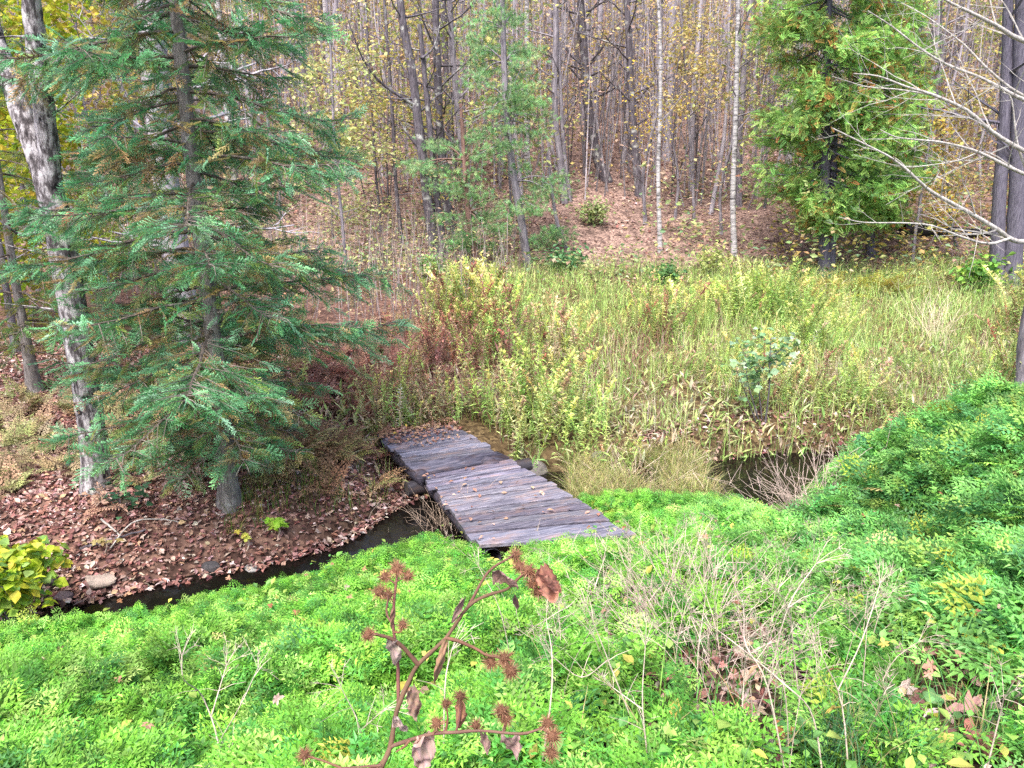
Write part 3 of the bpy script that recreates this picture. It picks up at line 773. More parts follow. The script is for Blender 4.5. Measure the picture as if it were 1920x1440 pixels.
def meadow(n, y0, y1, h0, h1, dmin, seed, brown=False):
    p = scatter(rng, n, -9, 26, y0, y1, 1.2)
    x, y = p[:, 0], p[:, 1]
    wl = 2.6 if brown else 0
    k = (y > stream_y(x) + stream_w(x) + .22 + .3 * np.exp(-((x - 3.4) / .9) ** 2)) & (x > -2.2 - wl + .10 * (y - 10) + 1.3 * (vnoise(x, y, 1.5, 61) - .5)) & clear_bridge(p)
    if brown: k &= (x < -1.2 + .10 * (y - 10)) & (y > 11)
    k &= (y < 21.6 + .1 * np.abs(x) + 2.2 * (vnoise(x, y, 2.0, 63) - .5))
    k &= rng.random(len(p)) < dmin + (1 - dmin) * sstep(.25, .6, fbm(x, y, 1.1, seed))
    p = p[k]; nn = len(p)
    c = meadow_cols(p, rng) if not brown else mixcol(rng, nn, [(.42, .28, .21), (.50, .38, .28), (.34, .19, .15), (.52, .46, .28), (.40, .46, .18)], (3, 3, 2, 2, 1.5))
    low = 1 - .45 * np.exp(-(((p[:, 0] - 6) / 2.0) ** 2 + ((p[:, 1] - 12.6) / 1.2) ** 2)) - .35 * sstep(1.2, .2, p[:, 1] - stream_y(p[:, 0]) - .4) - .5 * np.exp(-((p[:, 0] - 3.65) / .5) ** 2 - ((p[:, 1] - 10.9) / .8) ** 2) - .3 * np.exp(-(((p[:, 0] - RED_C[0]) / 1.6) ** 2 + ((p[:, 1] - RED_C[1]) / 2.0) ** 2))
    hh = rng.uniform(h0, h1, nn) * low * (1 - .62 * sstep(16.0, 19.5, p[:, 1])) * (.25 + 1.5 * sstep(.28, .72, vnoise(p[:, 0], p[:, 1], 1.25, 65)))
    kk = rng.integers(0, len(WEEDS), nn)
    dd = np.stack([rng.normal(0, .16, nn), rng.normal(0, .16, nn), np.ones(nn)], -1)
    R = basis(dd, rng.random(nn) * 6.28, (0.3, 1, 0)); c = c * np.exp(rng.normal(0, .2, (nn, 1)))
    R = np.stack([R[..., 0], R[..., 2], R[..., 1]], -1)      # template z runs along the stem
    for i, T in enumerate(WEEDS):
        s = kk == i
        inst(mb, T, R[s], np.stack([hh[s] * .95, hh[s] * .95, hh[s]], -1), p[s] - [0, 0, .03], c[s])
meadow(15000, 9.6, 15.5, .35, .85, .20, 71)
meadow(18000, 15, 24, .5, .95, .30, 73); meadow(9000, 11, 22, .35, .7, .2, 75, True)
# low leafy understory so little soil shows
p = scatter(rng, 60000, -9, 24, 9.6, 23, 1.0)
x, y = p[:, 0], p[:, 1]
k = (y > stream_y(x) + stream_w(x) + .12) & (x > -2.6 + .10 * (y - 10) + 1.2 * (vnoise(x, y, 1.5, 61) - .5)) & clear_bridge(p) & (rng.random(len(p)) < .35 + .65 * sstep(17, 11, y))
p = p[k]
c = meadow_cols(p, rng) * rng.uniform(.65, 1.1, (len(p), 1))
p[:, 2] += rng.random(len(p)) * (.08 + .4 * sstep(.28, .72, vnoise(p[:, 0], p[:, 1], 1.25, 65)))
inst(mb, DIAN, basis(rdir(rng, len(p), 5, 75)), rng.uniform(.10, .24, len(p)), p, c)
p = scatter(rng, 42000, -3, 22, 9.6, 22, 1.0); x, y = p[:, 0], p[:, 1]
p = p[(y > stream_y(x) + stream_w(x) + .15) & (x > -1.8 + .1 * (y - 10)) & clear_bridge(p) & (vnoise(x, y, .8, 81) > .30)]
c0 = meadow_cols(p, rng); kg = rng.random(len(p)) < .4; c0[kg] = mixcol(rng, kg.sum(), [(.36, .52, .14), (.46, .58, .20), (.28, .44, .12)])
n0 = len(mb.V); blades(mb, p, rng, .22, .78, .006, [(1, 1, 1)], None, .9)
mb.C[-1] = np.repeat(c0, 8, 0)
tag(mb.build('meadow_weeds', M_LEAF), 'yellow-green and tan weeds filling the wet meadow', 'meadow plants', kind='stuff')

# bank vegetation of the far bank left of the bridge: grass, brown ferns
mb = MB()
p = scatter(rng, 6000, -3.2, .3, 7.6, 11, .6); x, y = p[:, 0], p[:, 1]
p = p[(y > stream_y(x) + stream_w(x) + .25) & clear_bridge(p) & (vnoise(x, y, .5, 83) > .5)]
blades(mb, p, rng, .10, .32, .006, [(.16, .25, .05), (.26, .28, .08), (.36, .28, .12), (.10, .18, .05)], None, 1.0)
p = scatter(rng, 13000, .5, 2.6, 8.6, 10.6, .4); x, y = p[:, 0], p[:, 1]; p = p[(np.abs(y - stream_y(x)) < stream_w(x) + .45) & (vnoise(x, y, .4, 85) > .35)]; p[:, 2] = np.maximum(p[:, 2], WATER)
blades(mb, p, rng, .18, .48, .006, [(.40, .42, .14), (.50, .44, .24), (.28, .36, .10), (.46, .36, .22)], None, 1.1)
tag(mb.build('bank_grass', M_LEAF), 'green and yellow grass on the bank left of the footbridge', 'grass', kind='stuff')
mb = MB()
def ferns(cx, cy, rx, ry, n, cols, s0, s1, el0=20, el1=65):
    x = rng.normal(cx, rx, n); y = rng.normal(cy, ry, n); p = np.stack([x, y, height(x, y)], -1)
    p = p[(y > stream_y(x) + stream_w(x) + .5) & clear_bridge(p)]
    q = np.repeat(p, 5, 0) + rng.normal(0, .03, (len(p) * 5, 3)); q[:, 2] = np.maximum(q[:, 2], height(q[:, 0], q[:, 1]) + .05)
    m = len(q)
    inst(mb, FERN, basis(rdir(rng, m, el0, el1)), rng.uniform(s0, s1, m), q, mixcol(rng, m, cols, None, .2))
q = on_ground(610, 860); ferns(q[0], q[1], .38, .45, 34, [(.34, .20, .12), (.40, .26, .15), (.27, .15, .09), (.34, .30, .12)], .25, .5)
q = on_ground(690, 740); ferns(q[0], q[1], .6, .7, 70, [(.32, .15, .11), (.38, .22, .16), (.25, .11, .08)], .25, .45)
q = on_ground(770, 640); ferns(q[0], q[1], .8, 1.0, 80, [(.33, .17, .13), (.40, .25, .19), (.26, .12, .09)], .25, .5)
q = on_ground(60, 800); ferns(q[0], q[1], 1.0, .9, 90, [(.36, .30, .17), (.34, .25, .16), (.30, .31, .13)], .2, .42)
q = on_ground(60, 900); ferns(q[0], q[1], .6, .4, 22, [(.34, .28, .16), (.30, .22, .14), (.30, .31, .13)], .2, .38)
q = on_ground(300, 760); ferns(q[0], q[1], 1.2, 1.2, 60, [(.36, .23, .16), (.33, .19, .14), (.30, .31, .13)], .2, .42)
tag(mb.build('dried_ferns', M_DRY), 'rusty brown and tan dried ferns on the left bank', 'ferns', kind='stuff')
# undergrowth along the wood edge and on the slope
mb = MB()
p = scatter(rng, 64000, -26, 30, 20.0, 36, 1.5); x, y = p[:, 0], p[:, 1]
k = rng.random(len(p)) < sstep(33, 21, y) * np.maximum(sstep(.36, .56, fbm(x, y, 2.2, 91)), .6 * sstep(-1, -3, x)) * 1.1
p = p[k]; p[:, 2] += rng.random(len(p)) ** 1.5 * (.7 + 2.2 * (vnoise(p[:, 0], p[:, 1], 2.0, 93) > .62))
c = mixcol(rng, len(p), [(.42, .47, .19), (.32, .42, .18), (.52, .44, .22), (.22, .34, .18), (.48, .33, .24)], (3, 3, 2, 2, 2))
inst(mb, DIA, basis(rdir(rng, len(p), -20, 40), rng.normal(0, .6, len(p))), rng.uniform(.10, .22, len(p)), p, c)
p = scatter(rng, 14000, 4, 28, 20.5, 34, 1.5); x, y = p[:, 0], p[:, 1]
p = p[(x > .33 * y) & (rng.random(len(p)) < .8)]; p[:, 2] += rng.random(len(p)) ** 1.3 * 1.3
c = mixcol(rng, len(p), [(.42, .40, .09), (.46, .36, .12), (.14, .22, .07), (.48, .32, .14)], (3, 3, 2, 2))
inst(mb, DIA, basis(rdir(rng, len(p), -20, 40), rng.normal(0, .6, len(p))), rng.uniform(.10, .20, len(p)), p, c)
tag(mb.build('wood_edge_undergrowth', M_LEAF), 'low green and yellow undergrowth along the wood edge', 'undergrowth', kind='stuff')

mb = MB(); p = scatter(rng, 900, -11, 3, 15, 25, 1.0); p = p[p[:, 0] < -1.0 + .12 * (p[:, 1] - 12)]
for q in p:
    h_ = rng.uniform(.6, 2.0); l_ = rng.normal(0, .18, 2); tube(mb, np.array([q, q + [l_[0] * .4, l_[1] * .4, h_ * .5], q + [l_[0], l_[1], h_]]), [.009, .007, .003], 3, rng.uniform(.25, .6) * np.array([1, .85, .85]))
k = rng.integers(0, len(p), 5200); q = p[k] + np.stack([rng.normal(0, .16, len(k)), rng.normal(0, .16, len(k)), rng.uniform(.15, 1.5, len(k))], -1)
inst(mb, DIA, basis(rdir(rng, len(k), -40, 30)), rng.uniform(.05, .12, len(k)), q, mixcol(rng, len(k), [(.52, .40, .26), (.46, .48, .18), (.44, .30, .22), (.56, .52, .26)], None))
tag(mb.build('young_brush', M_LEAF), 'thin pinkish whips with small tan leaves behind the large fir', 'brush', kind='stuff')

# ------------------------------------------------------------------ conifers
def spray_needles(rng):
    """Flat fir spray: leader and side twigs, needles all along."""
    V, F, C = [], [], []
    segs = [(np.zeros(3), np.array([0, 1., -.06]))]
    for i in range(5):
        t = .12 + .17 * i; L = .50 * (1 - t * .72)
        for s in (-1, 1):
            a = math.radians(48 + rng.uniform(-8, 8)); b = np.array([0, t, -.06 * t])
            segs.append((b, b + L * np.array([s * math.sin(a), math.cos(a), rng.uniform(-.16, .05)])))
    for a, b in segs:
        L = np.linalg.norm(b - a); dd = (b - a) / L; n = max(6, int(L * 40)); sd = np.cross(dd, [0, 0, 1]); sd /= np.linalg.norm(sd)
        k = len(V); V += [a - sd * .006, a + sd * .006, b]; F.append([k, k + 1, k + 2]); C += [(.5, .35, .3)] * 3
        for i in range(n):
            s = (i + .5) / n; p = a + (b - a) * s
            an = rng.uniform(-.5, PI + .5); o = math.cos(an) * sd + math.sin(an) * np.array([0, 0, 1.])
            nd = dd * .65 + o * .85; nd /= np.linalg.norm(nd); l = .075 * rng.uniform(.8, 1.2)
            wv = np.cross(nd, o + [.1, .2, .3]); wv /= np.linalg.norm(wv); wv *= .017
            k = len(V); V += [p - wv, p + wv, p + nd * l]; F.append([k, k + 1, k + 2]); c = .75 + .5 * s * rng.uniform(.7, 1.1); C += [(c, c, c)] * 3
    return np.array(V), np.array(F), np.array(C)
srng = np.random.default_rng(8)
SPRAY = [spray_needles(srng) for _ in range(3)]
def cedar_spray(rng):
    items = []
    for i in range(6):
        t = .1 + .15 * i; L = .42 * (1 - .6 * t)
        for s in (-1, 1):
            a = math.radians(42) * s; d0 = np.array([math.sin(a), math.cos(a), 0]); b = np.array([0, t, 0.])
            items.append((b, d0, L, .05)); items.append((b + d0 * L * .45, np.array([math.sin(a * .2), math.cos(a * .2), 0]), L * .5, .045))
            items.append((b + d0 * L * .35, np.array([math.sin(a * 1.9), math.cos(a * 1.9), 0]), L * .4, .045))
    items.append((np.array([0, .8, 0.]), np.array([0, 1., 0]), .25, .08))
    V, F = diamonds(items); V[:, 2] -= .25 * V[:, 1] ** 2
    return V, F
CSPRAY = cedar_spray(srng)
def pine_tuft(rng):
    V, F = [], []
    for i in range(26):
        d0 = rdir(rng, 1, -15, 75)[0]; wv = np.cross(d0, [.3, .2, 1]); wv /= np.linalg.norm(wv); wv *= .03; b = np.array([0, rng.uniform(-.3, .4), 0]) * .6
        k = len(V); V += [b - wv, b + wv, b + d0 * rng.uniform(.7, 1.0)]; F.append([k, k + 1, k + 2])
    return np.array(V), np.array(F)
PTUFT = [pine_tuft(srng) for _ in range(2)]

def poly_at(pts, z):
    pts = np.asarray(pts); return np.array([np.interp(z, pts[:, 2], pts[:, 0]), np.interp(z, pts[:, 2], pts[:, 1]), z])
def fir(label, trunk_pts, r0, H, rng, Rmax, zlow, nb, cols, dens=1.0, name='fir_tree'):
    base = np.asarray(trunk_pts[0]); t = thing(name, label, 'tree', base)
    tp = spline(trunk_pts, 4); z0 = base[2]
    rad = r0 * np.clip(1 - (tp[:, 2] - z0) / H, .04, 1) ** .8; rad[0] *= 1.75; rad[1] *= 1.25; rad[2] *= 1.08
    mb = MB(); tube(mb, tp - [0, 0, .1], rad, 12, (1, 1, 1), 0, .12, rng); mb.build('trunk', M_BARKF, t)
    mbB, mbN = MB(), MB()
    pos, dirs, sc, inner = [], [], [], []
    for i in range(nb):
        f = (i + rng.random()) / nb; z = zlow + (H * .97 - zlow) * f ** 1.15
        L = Rmax * (1 - f) ** .62 * rng.uniform(.5, 1.12) * (.42 + .58 * sstep(0, .17, f)) + .15
        az = i * 2.399 + rng.uniform(-.5, .5); s0 = poly_at(tp, z0 + z)
        el = math.radians(rng.uniform(-8, 18)); n = 7
        tt = np.linspace(0, 1, n); hd = np.array([math.cos(az), math.sin(az), 0])
        pts = s0 + hd * (L * math.cos(el) * tt)[:, None] + np.array([0, 0, 1.]) * (L * (math.sin(el) * tt - .38 * tt ** 1.8 + .20 * tt ** 4))[:, None]
        pts += rng.normal(0, .015, pts.shape) * tt[:, None]
        tube(mbB, pts, np.linspace(.010 + .006 * L, .003, n), 4, (.6, .55, .5))
        # second order branchlets either side; sprays along the outer part
        m = int(max(5, L * 12 * dens))
        for s in np.linspace(.14, 1, m):
            b = np.array([np.interp(s, tt, pts[:, k]) for k in range(3)])
            for sg in ((-1, 1) if s < .97 else (0,)):
                if rng.random() < .13 + .20 * (s < .36): continue
                a2 = az + sg * math.radians(rng.uniform(30, 75)); l2 = L * rng.uniform(.14, .34) * (1.15 - s) * 1.6 + .08
                e = np.array([math.cos(a2), math.sin(a2), rng.uniform(-.75, .10)]); e /= np.linalg.norm(e)
                end = b + e * l2
                tube(mbB, np.array([b, (b + end) / 2 + [0, 0, .015], end]), [.006, .004, .002], 3, (.8, .75, .7))
                ks = max(1, int(l2 / .10))
                for q in range(ks):
                    pos.append(b + e * l2 * (q + .2) / ks); dirs.append(e + rng.normal(0, .28, 3)); sc.append(rng.uniform(.14, .27)); inner.append(s * .7 + .3 * q / ks)
    pos, dirs, sc, inner = map(np.array, (pos, dirs, sc, inner))
    m = len(pos); c = mixcol(rng, m, cols[0], None, .2)
    kb = rng.random(m) < .85 * np.clip(.80 - inner, 0, 1) + .07; c[kb] = mixcol(rng, kb.sum(), cols[1], None, .2)
    kk = rng.integers(0, 3, m); R = basis(dirs, rng.normal(0, .7, m))
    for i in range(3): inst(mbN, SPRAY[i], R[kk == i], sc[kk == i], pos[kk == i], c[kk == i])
    cr = mbN.build('crown', M_NEEDLE, t); mbB.build('branch', M_BARKF, cr)
    return t
FIRC = ([(.15, .40, .19), (.22, .50, .25), (.11, .32, .14), (.32, .60, .36)], [(.32, .40, .12), (.46, .38, .18), (.56, .38, .19), (.20, .38, .13)])
rng = np.random.default_rng(51)
b = on_ground(430, 945); Yf = b[1]
tp = [b, P(412, 720, Yf), P(393, 580, Yf), P(370, 400, Yf), P(352, 240, Yf), P(338, 100, Yf), P(328, 0, Yf)]
top = tp[-1] + (tp[-1] - tp[-3]) * 1.0; tp += [top, top + np.array([-.1, 0, 5.6])]
fir('large blue-green fir with drooping branches left of the footbridge', tp, .095, 12.6, rng, 2.15, .6, 146, FIRC, .95)
# a smaller fir behind and to the left of it
b2 = np.array([-4.1, 10.6, 0]); b2[2] = hz(b2[0], b2[1])
fir('smaller dark green fir between the large fir and the forked tree', [b2, b2 + [0, 0, 2], b2 + [-.05, 0, 4.5], b2 + [-.05, 0, 7.4]], .09, 7.2, rng, 1.5, .5, 80,
    ([(.10, .27, .11), (.14, .34, .13), (.08, .23, .10)], [(.26, .30, .08), (.40, .30, .11), (.48, .30, .13)]), .9)
b3 = np.array([-7.4, 11.5, 0]); b3[2] = hz(b3[0], b3[1])
fir('loose green fir at the left edge behind the forked tree', [b3, b3 + [0, 0, 2], b3 + [.05, 0, 4], b3 + [.05, 0, 6.4]], .08, 6.2, rng, 1.5, .6, 46,
    ([(.12, .28, .09), (.17, .34, .10), (.09, .23, .08)], [(.30, .33, .07), (.38, .30, .10)]), .7)

# ------------------------------------------------------------------ broadleaf trees: trunk and bare or leafy limbs
def limb(mbB, p0, d0, L, r, rng, depth, tips, up=.25, k=4, split=(3, 5), col=(1, 1, 1), spread=(25, 60)):
    n = 6; t = np.linspace(0, 1, n); d0 = d0 / np.linalg.norm(d0)
    bend = rng.normal(0, .16, 3); bend[2] += up
    pts = p0 + d0 * (L * t)[:, None] + bend * (L * .5 * t ** 2)[:, None] + rng.normal(0, .018 * L, (n, 3)) * t[:, None]
    tube(mbB, pts, r * (1 - .75 * t), k if depth > 1 else 3, col)
    if depth <= 0:
        tips.append(pts[2:]); return
    for i in range(rng.integers(*split)):
        s = rng.uniform(.25, .98); b = np.array([np.interp(s, t, pts[:, j]) for j in range(3)])
        q = pts[-1] - pts[0]; q /= np.linalg.norm(q)
        a = rng.normal(size=3); a -= a @ q * q; a /= np.linalg.norm(a); an = math.radians(rng.uniform(*spread))
        limb(mbB, b, q * math.cos(an) + a * math.sin(an), L * rng.uniform(.35, .62) * (1.15 - .4 * s), r * .5 * (1.2 - .6 * s), rng, depth - 1, tips, up, k, split, col, spread)
    tips.append(pts[-2:])
def leaves_on(mb, tips, rng, n, s0, s1, cols, wts=None, T=LEAF, spreadr=.12, el=(-50, 25)):
    if not tips: return
    allp = np.concatenate(tips); k = rng.integers(0, len(allp), n)
    p = allp[k] + rng.normal(0, spreadr, (n, 3))
    inst(mb, T, basis(rdir(rng, n, *el), rng.normal(0, .5, n)), rng.uniform(s0, s1, n), p, mixcol(rng, n, cols, wts))
def tree(name, label, trunks, bark, rng, limbs=(), leaf=None, group=None, sides=10, cat='tree', rand=None, brk=None, flare=1.35, rough=.16):
    """trunks: list of (points, radii); limbs: list of (points, r0, depth); rand: (n, zmin, zmax, L0, L1, el0, el1, depth, split)."""
    base = np.asarray(trunks[0][0][0]); t = thing(name, label, cat, base, group)
    mb = MB(); tr = []
    for i, (pts, rad) in enumerate(trunks):
        pp = spline(pts, 4); rr = np.interp(np.linspace(0, 1, len(pp)), np.linspace(0, 1, len(rad)), rad)
        if i == 0 or abs(pts[0][2] - base[2]) < .2: pp[0, 2] -= .15; rr[0] *= flare; rr[1] *= 1 + (flare - 1) * .35
        tube(mb, pp, rr, sides, (1, 1, 1), 0, rough, rng); tr.append((pp, rr))
    to = mb.build('trunk', bark, t)
    mbB, tips = MB(), []
    for pts, r0, dep in limbs:
        mbB = MB()
        pp = spline(pts, 3); rr = r0 * (1 - .8 * np.linspace(0, 1, len(pp)))
        tube(mbB, pp, rr, 6, (1, 1, 1), 0, .1, rng); L = np.linalg.norm(pp[-1] - pp[0]); tips.append(pp[-3:])
        for s in np.linspace(.22, .98, max(4, int(L * 3.2))):
            if dep < 1: break
            i = min(int(s * (len(pp) - 1)), len(pp) - 2); q = pp[i + 1] - pp[i]; q /= np.linalg.norm(q)
            a = rng.normal(size=3); a -= a @ q * q; a /= np.linalg.norm(a); an = math.radians(rng.uniform(25, 60))
            limb(mbB, pp[i], q * math.cos(an) + a * math.sin(an), L * .26 * (1.25 - s) * rng.uniform(.6, 1.4) + .1, rr[i] * .45, rng, dep - 1, tips, .12, 3, (2, 4))
        mbB.build('branch', brk or bark, to)
    mbB = MB()
    if rand:
        n, za, zb, L0, L1, e0, e1, dep, split = rand
        for i in range(n):
            pp, rr = tr[rng.integers(len(tr))]; f = rng.random(); z = za + (zb - za) * f + base[2]
            if z > pp[-1, 2]: continue
            p0 = poly_at(pp, z); r = np.interp(z, pp[:, 2], rr)
            d0 = rdir(rng, 1, e0, e1)[0]
            limb(mbB, p0, d0, rng.uniform(L0, L1), min(r * .35, .05), rng, dep, tips, .18, 4, split)
    if mbB.n: mbB.build('branch', brk or bark, to)
    if leaf:
        mb = MB(); leaves_on(mb, tips, rng, **leaf); mb.build('crown', M_LEAF, t)
    return t

# forked tree at the left
rng = np.random.default_rng(61)
b = on_ground(178, 918); Yl = b[1]
W = lambda px, Yv: px / FPX * (Yv * CP + 1.0)      # rough pixel width to metres
fork = P(100, 325, Yl)
t1 = [b, P(172, 800, Yl), P(140, 600, Yl), P(112, 430, Yl), P(84, 330, Yl), P(40, 210, Yl + .1), P(4, 110, Yl + .2), P(-40, -20, Yl + .3), P(-90, -200, Yl + .4), P(-130, -420, Yl + .6)]
t2 = [P(104, 400, Yl), P(96, 320, Yl - .03), P(82, 200, Yl - .1), P(68, 80, Yl - .2), P(58, 0, Yl - .25), P(45, -150, Yl - .3), P(40, -420, Yl - .4)]
tree('forked_tree', 'tall forked tree with black and white mottled bark at left', [(t1, [.15, .145, .14, .145, .12, .105, .095, .085, .07, .05]), (t2, [.09, .10, .10, .095, .085, .07, .04])], M_BARKL, rng,
     limbs=[([P(88, 155, Yl), P(105, 120, Yl - .1), P(130, 90, Yl - .2), P(165, 72, Yl - .4), P(215, 75, Yl - .6)], .028, 1),
            ([P(72, 435, Yl), P(40, 440, Yl), P(15, 425, Yl - .1), P(-30, 390, Yl - .2)], .026, 1),
            ([P(110, 455, Yl), P(60, 470, Yl + .1), P(0, 455, Yl + .2)], .010, 1),
            ([P(100, 580, Yl), P(60, 575, Yl - .1), P(0, 568, Yl - .3)], .012, 1),
            ([P(60, 70, Yl), P(20, 68, Yl - .1), P(-30, 72, Yl - .3)], .014, 1),
            ([P(98, 215, Yl), P(130, 190, Yl - .2), P(180, 140, Yl - .2)], .012, 1)], sides=14, flare=1.25)
# pale trunk behind the fir
b = np.array([-6.0, 14.0, 0]); b[2] = hz(*b[:2]); Yp = b[1]
x0 = 960 + b[0] / (Yp * CP + 1.0) * FPX
tree('pale_trunk_tree', 'pale grey trunk standing behind the large fir', [([b, P(310, 330, Yp), P(296, 180, Yp), P(284, 60, Yp), P(278, -60, Yp), P(270, -400, Yp)], [.24, .23, .22, .21, .2, .1])],
     mat_bark('pale_grey_bark', [(.3, (.16, .145, .16)), (.5, (.36, .33, .37)), (.7, (.52, .49, .53))], nscale=4, bump=.4), rng, rand=(14, 1.5, 6, .8, 2.2, -10, 40, 2, (2, 4)), flare=1.2)
YG = [(.36, .44, .03), (.44, .46, .04), (.26, .38, .03), (.46, .40, .05)]
rng = np.random.default_rng(63)
for i, (px, Yv, hh, lab) in enumerate([(30, 13.5, 6.5, 'yellow-green leafy young maple at the far left edge'), (125, 15.5, 6.5, 'yellow-green leafy sapling right of the forked trunk'),
                                       (-45, 15, 7, 'yellow-green maple mostly outside the left edge'), (75, 18.5, 8.5, 'taller yellow-green maple behind the forked trunk'), (205, 19, 7, 'yellowish maple behind the small fir')]):
    x = (px - 960) / FPX * (Yv * CP + .9); b = np.array([x, Yv, hz(x, Yv)])
    tree('young_maple', lab, [([b, b + [.05, 0, hh * .4], b + [-.05, .1, hh * .75], b + [.05, .1, hh]], [.06, .05, .03, .01])], M_BARK, rng,
         rand=(26, .5, hh * .95, .7, 1.7, -5, 35, 1, (3, 5)), leaf=dict(n=2300, s0=.09, s1=.16, cols=YG if i != 4 else [(.46, .40, .08), (.48, .34, .12), (.36, .38, .08)], T=LEAFW, spreadr=.2), group='young yellow-green maples at the left edge')

# ------------------------------------------------------------------ trees at the edge of the wood (photo pixels of the trunk, distance)
def edge_tree(name, label, px, Yv, rad, bark, seed, extra=None, rand=None, leaf=None, brk=None, second=None, flare=1.25):
    rng = np.random.default_rng(seed)
    pts = [P(x, y, Yv) for x, y in px]
    z = hz(pts[0][0], pts[0][1]); pts[0][2] = z
    d0 = pts[-1] - pts[-2]; d0 = d0 / d0[2]
    pts += [pts[-1] + d0 * 2.0, pts[-1] + d0 * 2 + np.array([d0[0] * .5, 0, 1]) * 4]
    n = len(pts); trunks = [(pts, list(np.linspace(rad, rad * .45, n)))]
    if second:
        q = [P(x, y, Yv + .15) for x, y in second]; q[0][2] = hz(q[0][0], q[0][1])
        d0 = q[-1] - q[-2]; d0 = d0 / d0[2]; q.append(q[-1] + d0 * 3)
        trunks.append((q, list(np.linspace(rad * .85, rad * .4, len(q)))))
    limbs = [([P(x, y, Yv + k) for k, (x, y) in enumerate_y(l, dy)], r, 1) for l, r, dy in (extra or [])]
    return tree(name, label, trunks, bark, rng, limbs, leaf, rand=rand, brk=brk, flare=flare)
def enumerate_y(l, dy):
    return [(dy * i / max(1, len(l) - 1), p) for i, p in enumerate(l)]
BARE = (16, 2.2, 8, .9, 2.2, 5, 50, 2, (2, 4))
edge_tree('bare_tree', 'dark rough-barked bare tree with double base near the meadow', [(820, 498), (808, 420), (795, 320), (783, 220), (772, 130), (758, 60), (750, 0)], 23.0, .165, M_BARKD, 1,
          extra=[([(783, 200), (720, 160), (680, 110), (650, 30)], .05, -1.5), ([(775, 160), (735, 90), (700, 20)], .04, 1), ([(790, 110), (815, 85), (830, 20)], .04, .8), ([(778, 185), (735, 185), (690, 175)], .03, -1)],
          rand=BARE, second=[(832, 492), (826, 430), (815, 330), (808, 260)])
edge_tree('bare_tree', 'straight dark bare tree just right of the double-based one', [(850, 440), (838, 380), (826, 260), (820, 130), (816, 0)], 25.0, .165, M_BARKD, 2, rand=BARE)
edge_tree('bare_tree', 'slender grey bare tree curving up behind the small pine', [(905, 470), (880, 380), (862, 240), (850, 120), (843, 0)], 25.5, .13, M_BARK, 3, rand=BARE)
edge_tree('bare_tree', 'pale split tree right of the green pine', [(1058, 420), (1050, 300), (1040, 200), (1042, 60), (1040, -20)], 27, .12, M_BARK, 4, rand=BARE, second=[(1068, 430), (1062, 330), (1055, 250), (1050, 150)])
edge_tree('bare_tree', 'dark leaning tree above the bare leafy patch', [(1137, 400), (1118, 290), (1100, 180), (1094, 80), (1088, 0)], 29, .20, M_BARKD, 5,
          extra=[([(1100, 130), (1130, 90), (1160, 30)], .04, 1)], rand=BARE)
edge_tree('bare_tree', 'dark straight tree left of the thin white birch', [(1197, 420), (1192, 300), (1184, 180), (1176, 20)], 28, .15, M_BARKD, 6, rand=BARE)
edge_tree('birch_tree', 'thin white birch standing alone at the wood edge', [(1238, 470), (1234, 330), (1238, 200), (1238, 80), (1234, 0)], 23.6, .07, M_BIRCH, 7, rand=(10, 3, 8, .5, 1.3, 10, 55, 1, (2, 4)), brk=M_BARK,
          leaf=dict(n=500, s0=.06, s1=.11, cols=[(.62, .48, .05), (.58, .42, .08)], T=DIA, spreadr=.25))
edge_tree('birch_tree', 'thicker white birch left of the cedar', [(1377, 478), (1374, 380), (1378, 260), (1382, 120), (1384, 0)], 23.4, .09, M_BIRCH, 8, rand=(10, 2.5, 8, .5, 1.5, 10, 55, 1, (2, 4)), brk=M_BARK)
edge_tree('bare_tree', 'thin dark pole tree at the left of the clearing', [(755, 490), (750, 420), (742, 340), (735, 200), (725, 60)], 24, .07, M_BARKD, 9, rand=(12, 1, 7, .5, 1.5, 0, 45, 1, (2, 4)), leaf=dict(n=700, s0=.10, s1=.18, cols=[(.48, .44, .12), (.5, .36, .14)], T=DIA, spreadr=.2))
edge_tree('leafy_sapling', 'sapling with pale yellow-green layered leaves by the fir', [(650, 510), (640, 400), (628, 280), (620, 100), (612, 0)], 21, .045, M_BARK, 10, rand=(22, 1.2, 6, .6, 1.6, -5, 30, 1, (3, 5)),
          leaf=dict(n=900, s0=.10, s1=.17, cols=[(.50, .52, .22), (.54, .46, .26), (.44, .48, .20)], T=LEAF, spreadr=.15))
edge_tree('leafy_sapling', 'spreading sapling with flat yellow-green leaf layers behind it', [(715, 470), (712, 400), (705, 330), (700, 250)], 25, .05, M_BARKD, 12, rand=(20, 1.5, 5, 1.0, 2.2, -5, 20, 1, (3, 5)),
          leaf=dict(n=1500, s0=.10, s1=.18, cols=[(.50, .52, .18), (.46, .52, .18), (.56, .48, .22)], T=LEAF, spreadr=.16))
edge_tree('leafy_sapling', 'golden-leaved sapling between the two birches', [(1300, 440), (1298, 330), (1290, 200), (1280, 60)], 26, .05, M_BARK, 13, rand=(20, 3, 7.5, .8, 2.0, 0, 40, 1, (3, 5)),
          leaf=dict(n=1400, s0=.10, s1=.17, cols=[(.60, .50, .18), (.58, .44, .20), (.58, .53, .22)], T=LEAF, spreadr=.2))
